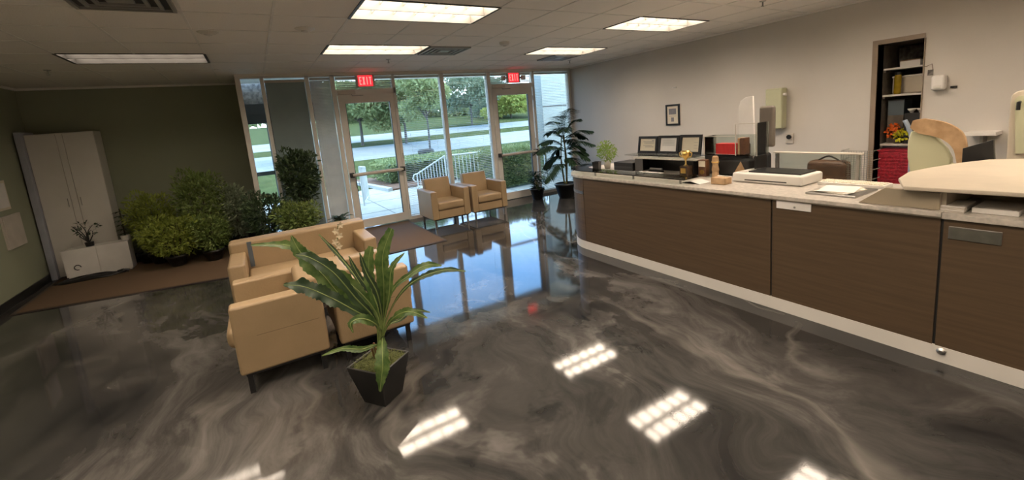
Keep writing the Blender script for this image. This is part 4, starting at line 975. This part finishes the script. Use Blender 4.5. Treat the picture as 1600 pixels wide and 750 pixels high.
# ------------------------------------------------------------------ shelves inside the niche
sh = []
for z, l in ((1.89, 'top shelf in the closet, holding a white carton'), (1.585, 'middle shelf in the closet holding the big cream box'), (1.01, 'lowest shelf in the closet, above the red basket')):
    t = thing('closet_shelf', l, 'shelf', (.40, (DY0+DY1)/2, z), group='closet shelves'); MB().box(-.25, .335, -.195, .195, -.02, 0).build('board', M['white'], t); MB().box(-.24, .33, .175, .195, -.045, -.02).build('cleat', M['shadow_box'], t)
yc = (DY0+DY1)/2
t = obox('carton', 'small white carton on the top closet shelf', 'box', .25, .50, yc-.10, yc+.08, 1.8905, 1.955, M['paper_white']); MB().box(-.127, -.125, -.09, .09, .07, .075).build('tape', M['tan_card'], t)
t = thing('dark_board', 'mottled dark board at the top of the closet', 'board', (.56, yc, 1.93)); MB().box(0, .03, -.19, .19, 0, .20).build('panel', M['greystain'], t); MB().box(-.004, 0, -.19, .19, .0, .02).build('batten', M['shadow_box'], t)
t = obox('storage_box', 'large cream storage box on the middle closet shelf', 'box', .30, .60, yc-.16, yc+.16, 1.5855, 1.79, M['cream'], .02); MB().box(-.155, .155, -.163, .163, .185, .21).build('lid', M['white'], t, bevel=.01)
t = thing('amber_bottle', 'tall amber green bottle before the cream storage box', 'bottle', (.20, yc+.075, 1.5855)); MB().lathe([(.03, 0), (.034, .02), (.034, .19), (.03, .21), (.03, .22)], n=18).build('body', M['amber'], t, smoothed=True); MB().lathe([(.031, .22), (.031, .25), (.02, .255)], n=18).build('cap', M['black'], t)
t = obox('storage_bin', 'grey blue bin hanging in the middle of the closet', 'bin', .25, .50, yc+.02, yc+.17, 1.34, 1.52, mat('grey_bin', (.12, .15, .17), None, 5, .5)); t['label'] = 'grey blue bin just under the middle closet shelf'; MB().box(-.13, .13, -.08, .08, .17, .185).build('lid', M['frame_dark'], t)
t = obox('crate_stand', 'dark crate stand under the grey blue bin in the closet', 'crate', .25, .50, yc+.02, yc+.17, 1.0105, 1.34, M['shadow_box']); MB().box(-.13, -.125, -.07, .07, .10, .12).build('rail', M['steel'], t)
for dy, l in ((-.06, 'white bowl in the closet, left one'), (-.14, 'white bowl in the closet, right one')):
    t = thing('white_bowl', l, 'bowl', (.22, yc+dy, 1.371), group='white bowls in the closet'); MB().lathe([(.015, 0), (.035, .025), (.04, .04), (.034, .04), (.01, .01)], n=18).build('bowl', M['paper_white'], t, smoothed=True); MB().lathe([(.016, -.008), (.016, 0)], n=14).build('foot', M['paper_white'], t)
t = obox('bowl_stand', 'dark stand under the two white bowls in the closet', 'stand', .17, .40, yc-.19, yc-.01, 1.0105, 1.361, M['black_matte']); MB().box(-.12, -.115, -.08, .08, .1, .11).build('rail', M['steel'], t)
t = thing('flower_bunch', 'orange and yellow flowers on the lowest closet shelf', 'flowers', (.20, yc+.05, 1.0105)); MB().lathe([(.03, 0), (.045, .05), (.01, .048)], n=14).build('vase', M['shadow_box'], t)
foliage([(0, .06, .14, .05, .05, .05), (0, .03, .19, .04, .04, .04)], 130, .03, .8).build('orange_blooms', M['orange'], t); foliage([(-.02, -.05, .10, .05, .07, .06)], 130, .03, .8).build('yellow_blooms', M['yellow'], t); stems((0, 0, .04), [(rnd(-.03, .03), rnd(-.07, .08), .15) for k in range(6)], .003).build('stem', M['fern'], t)
t = thing('red_basket', 'red woven basket standing on the closet floor below the flowers', 'basket', (.20, yc, 0)); MB().box(-.14, .14, -.18, .18, 0.001, .93).build('body', M['redweave'], t, bevel=.015); m = MB()
for k in range(21): m.box(-.147, -.140, -.17, .17, .06+k*.04, .078+k*.04)
m.build('weave', M['redweave'], t); MB().box(-.145, .145, -.185, .185, .93, .95).build('rim', M['redweave'], t)
t = thing('plastic_handle', 'pale blue curved plastic handle leaning at the right side of the closet opening', 'handle', (0, 0, 0)); P = [at(x, y, 'X', -.10) for x, y in ((1418, 205), (1416, 185), (1412, 170))]
P = [Vector((-.10, DY0+.03, 0.0)), Vector((-.10, DY0+.03, 1.0)), Vector((-.10, DY0+.06, 1.20)), Vector((-.10, DY0+.10, 1.30))]
MB().tube(smooth(P, 6), .022, 8).build('shaft', M['blue'], t, smoothed=True); MB().lathe([(.03, 0), (.026, .03)], (-.10, DY0+.03, 0.001), 12).build('foot', M['black'], t)

# ------------------------------------------------------------------ outdoors: terrain
def strip(name, m, ys_, xs_=(-60, 90)):
    g = MB(); n = len(ys_); vs = []
    for (y, z) in ys_: vs += [(xs_[0], y, z), (xs_[1], y, z)]
    for (y, z) in ys_: vs += [(xs_[0], y, z-.3), (xs_[1], y, z-.3)]
    g.add(vs, [(2*i, 2*i+1, 2*i+3, 2*i+2) for i in range(n-1)]+[(2*n+2*i, 2*n+2*i+2, 2*n+2*i+3, 2*n+2*i+1) for i in range(n-1)])
    return struct(g.build(name, m))
def gz(py, Y): return at(730, py, 'Y', Y).z
prof = {9: -.05, 13: gz(234, 13), 18: gz(231, 18), 27: gz(213, 27), 30: gz(206, 30), 36: gz(197, 36), 46: gz(189, 46), 70: gz(176, 70)}
def seg_(*Y): return [(y, prof[y]) for y in Y]
struct(MB().box(-12, 12, .13, 5.5, -.2, -.03).build('sidewalk', M['concrete']))
strip('lawn_near', M['grass'], [(5.5, -.04)]+seg_(9, 13, 18))
strip('road_near', M['asphalt'], seg_(18, 27)); strip('median', M['grass'], seg_(27, 30)); strip('road_far', M['asphalt'], seg_(30, 36)); strip('lawn_far', M['grass'], seg_(36, 46, 70))
def gh(y):
    ks = sorted(prof); 
    if y < 9: return -.04
    for a, b in zip(ks, ks[1:]):
        if a <= y <= b: return prof[a]+(prof[b]-prof[a])*(y-a)/(b-a)
    return prof[70]
j = MB()
for x in (-5.5, -4, -2.5, -1, .5): j.box(x-.008, x+.008, .15, 5.4, -.031, -.027)
for y in (1.5, 2.9, 4.2): j.box(-9, 5, y-.008, y+.008, -.031, -.027)
struct(j.build('trim_30', mat('concrete_joint', (.15, .17, .17), None, 5, .9)))
t = thing('planting_bed', 'red brown mulch bed around the hedge outside the left door', 'planting bed', (0, 0, 0)); MB().prism([(-3.1, 4.4), (-1.0, 4.6), (-1.0, 8.0), (-3.6, 8.5)], -.03, .02).build('mulch', M['mulch'], t); MB().prism([(-3.25, 4.3), (-3.1, 4.4), (-3.6, 8.5), (-3.75, 8.5)], -.03, .06).build('kerb', M['concrete'], t)
def hedge(x0, x1, y0, y1, h, n, label, leaf=.09):
    t = thing('hedge', label, 'hedge', ((x0+x1)/2, (y0+y1)/2, .02 if x0 < -2 else -.03), group='clipped hedges outside'); hx, hy = (x1-x0)/2, (y1-y0)/2; m = MB()
    for i in range(n):
        f_ = random.random()
        if f_ < .35: p = (rnd(-hx, hx), rnd(-hy, hy), h*rnd(.9, 1.05)); d = (rnd(-.5, .5), rnd(-.5, .5), 1)
        elif f_ < .8: p = (rnd(-hx, hx), -hy*rnd(.9, 1.05), rnd(.05, h)); d = (rnd(-.5, .5), -1, rnd(-.1, .7))
        else: s = random.choice((-1, 1)); p = (s*hx*rnd(.95, 1.05), rnd(-hy, hy), rnd(.05, h)); d = (s, rnd(-.5, .5), rnd(0, .7))
        m.leaf(p, d, (rnd(-1, 1), rnd(-1, 1), 1), leaf*rnd(.6, 1.4), leaf*.5, 2, .3)
    m.build('foliage', M['hedge'], t); MB().box(-hx*.93, hx*.93, -hy*.93, hy*.93, .003, h*.93).build('inner_branches', M['darkgreen'], t)
hedge(-2.9, .3, 5.6, 7.6, .62, 5200, 'long low hedge seen through the left glass door')
hedge(-1.0, 2.5, 3.7, 4.9, .72, 4200, 'hedge behind the white railing outside', .08)
hedge(-1.15, .18, 1.55, 2.7, .92, 4200, 'nearest hedge right behind the right glass door', .075)
# white railings
def railing(pts, label, pitch=.11):
    t = thing('railing', label, 'railing', (0, 0, 0), group='white railings outside')
    top = [Vector(p[:2]+(p[2],)) for p in pts]; bot = [Vector(p[:2]+(p[3]+.08,)) for p in pts]
    MB().tube(top, .022, 8).build('top_rail', M['rail'], t); MB().tube(bot, .015, 8).build('bottom_rail', M['rail'], t)
    m = MB()
    for (a, b, c, d) in zip(top, top[1:], bot, bot[1:]):
        n = max(2, int((b-a).length/pitch))
        for k in range(1, n): m.tube([a.lerp(b, k/n), c.lerp(d, k/n)], .011, 5, False)
    m.build('balusters', M['rail'], t)
    for p in pts: MB().tube([(p[0], p[1], p[3]), (p[0], p[1], p[2])], .022, 8).build('post', M['rail'], t)
    return t
railing([(-1.95, 2.9, .88, -.03), (-.5, 2.9, .86, -.03), (1.2, 2.9, .86, -.03)], 'white balustered railing across the two tall windows')
t = railing([(-2.0, 2.95, .88, -.03), (-2.5, 3.9, .40, -.03)], 'sloping white ramp railing with a curled end')
a = Vector((-2.5, 3.9, .40)); MB().tube([a, a+Vector((-.08, .03, -.02)), a+Vector((-.12, .03, -.12)), a+Vector((-.06, .0, -.22)), a+Vector((0, 0, -.2))], .02, 8).build('curled_end', M['rail'], t, smoothed=True)
railing([(-4.28, 2.6, .90, -.03), (-3.95, 3.6, .80, -.03)], 'short white railing seen low in the left glass door', .10)
# black planter by the road
c = at(665, 232, 'Y', 12.0); t = thing('road_planter', 'dark round planter on the grass beyond the hedge', 'planter', (c.x, 12.0, gh(12))); MB().lathe([(.30, 0), (.38, .10), (.38, .38), (.34, .42), (.3, .36), (.01, .35)], n=20).build('tub', M['black'], t); MB().lathe([(.385, .30), (.395, .33), (.385, .36)], n=20).build('rim_band', M['frame_dark'], t)
# trees
def tree(px, Y, top, wpx, mm, label, n=2600, leaf=.5, trunk=.08, bot=None, sparse=.6):
    b = at(px, 200, 'Y', Y); g0 = gh(Y); tp = at(px, top, 'Y', Y).z; wd = (at(px+wpx/2, 150, 'Y', Y)-at(px-wpx/2, 150, 'Y', Y)).x/2
    cb = at(px, bot or 185, 'Y', Y).z; H_ = tp-cb
    t = thing('tree', label, 'tree', (b.x, Y, g0), group='trees outside'); zc = cb+H_/2-g0; wd *= 1.3; trunk *= .6; n = int(n*2.6); leaf *= .72; bl = [(0, 0, zc, wd*.6, wd*.6, H_*.38)]
    for k in range(12):
        a = k*2.4; rr = .62*wd; bl.append((rr*math.cos(a), rr*math.sin(a), zc+H_*.34*math.sin(k*1.9), wd*.36, wd*.36, H_*.17))
    foliage(bl, n, leaf, .55, 2, .2, sparse).build('crown', M[mm], t)
    m = MB(); m.tube(smooth([Vector((0, 0, -.1)), Vector((.05, 0, zc*.4)), Vector((0, 0, zc))], 5), [trunk*(1.1-.05*i) for i in range(11)], 8)
    for k in range(7): a = k*.95; m.tube([(0, 0, zc*.55), (wd*.5*math.cos(a), wd*.5*math.sin(a), zc+H_*.12*math.sin(k*2))], [trunk*.5, trunk*.12], 5)
    m.build('trunk', M['bark'], t)
tree(563, 28, 128, 105, 'tree1', 'broad green tree seen through the left glass door', 4600, .40, .2, 190)
tree(632, 26, 108, 90, 'tree1', 'green tree filling the tall window beside the left door', 4200, .38, .18, 200)
tree(668, 20, 112, 62, 'tree1', 'nearer green tree in the right half of the same tall window', 2000, .30, .12, 178)
tree(738, 36, 112, 88, 'tree2', 'sparse blue green tree with a thin straight trunk in the second tall window', 2300, .5, .2, 172, .5)
tree(800, 44, 140, 62, 'tree3', 'yellow green tree seen through the right glass door', 2600, .6, .22, 180)
tree(778, 50, 132, 60, 'tree2', 'hazy tree left of the yellow green tree', 1500, .7, .2, 180)
for px, top, l in ((500, 150, 'leftmost'), (600, 158, 'second'), (700, 152, 'third'), (760, 152, 'fourth'), (838, 146, 'fifth')):
    tree(px, 66, top, 100, 'tree1' if px % 200 else 'tree2', 'distant bushy tree on the horizon, %s of the far row' % l, 2200, .8, .3, 190)
tree(440, 22, 100, 120, 'tree1', 'tree beyond the dark window next to the roller shade', 1800, .45, .16, 190)
# wing of the building beyond the rightmost window, and dark canopy seen in the corner window
t = thing('building_wing', 'pale stucco building wing outside the rightmost window', 'building', (0, 0, 0))
w2 = MB(); w2.box(.35, 4.0, 1.6, 2.0, .75, 4.2); w2.build('wall', M['stucco'], t); MB().box(.35, 4.0, 1.59, 1.60, 1.93, 1.96).build('joint', M['frame_dark'], t); MB().box(.35, 4.0, 1.58, 1.62, .0, .75).build('plinth_wall', M['stucco'], t)
t = thing('entrance_canopy', 'dark entrance canopy outside the narrow corner window', 'canopy', (0, 0, 0))
MB().box(-7.6, -5.0, 1.3, 2.5, 2.35, 2.9).build('roof', M['greystain'], t); MB().box(-7.6, -5.0, 1.26, 1.3, 2.0, 2.35).build('fascia', M['black_matte'], t); MB().tube([(-5.98, 1.4, -.03), (-5.98, 1.4, 2.35)], .07, 10).build('post', M['bark'], t); MB().box(-7.2, -5.4, 1.36, 1.44, 1.05, 1.12).build('rail', M['bark'], t)
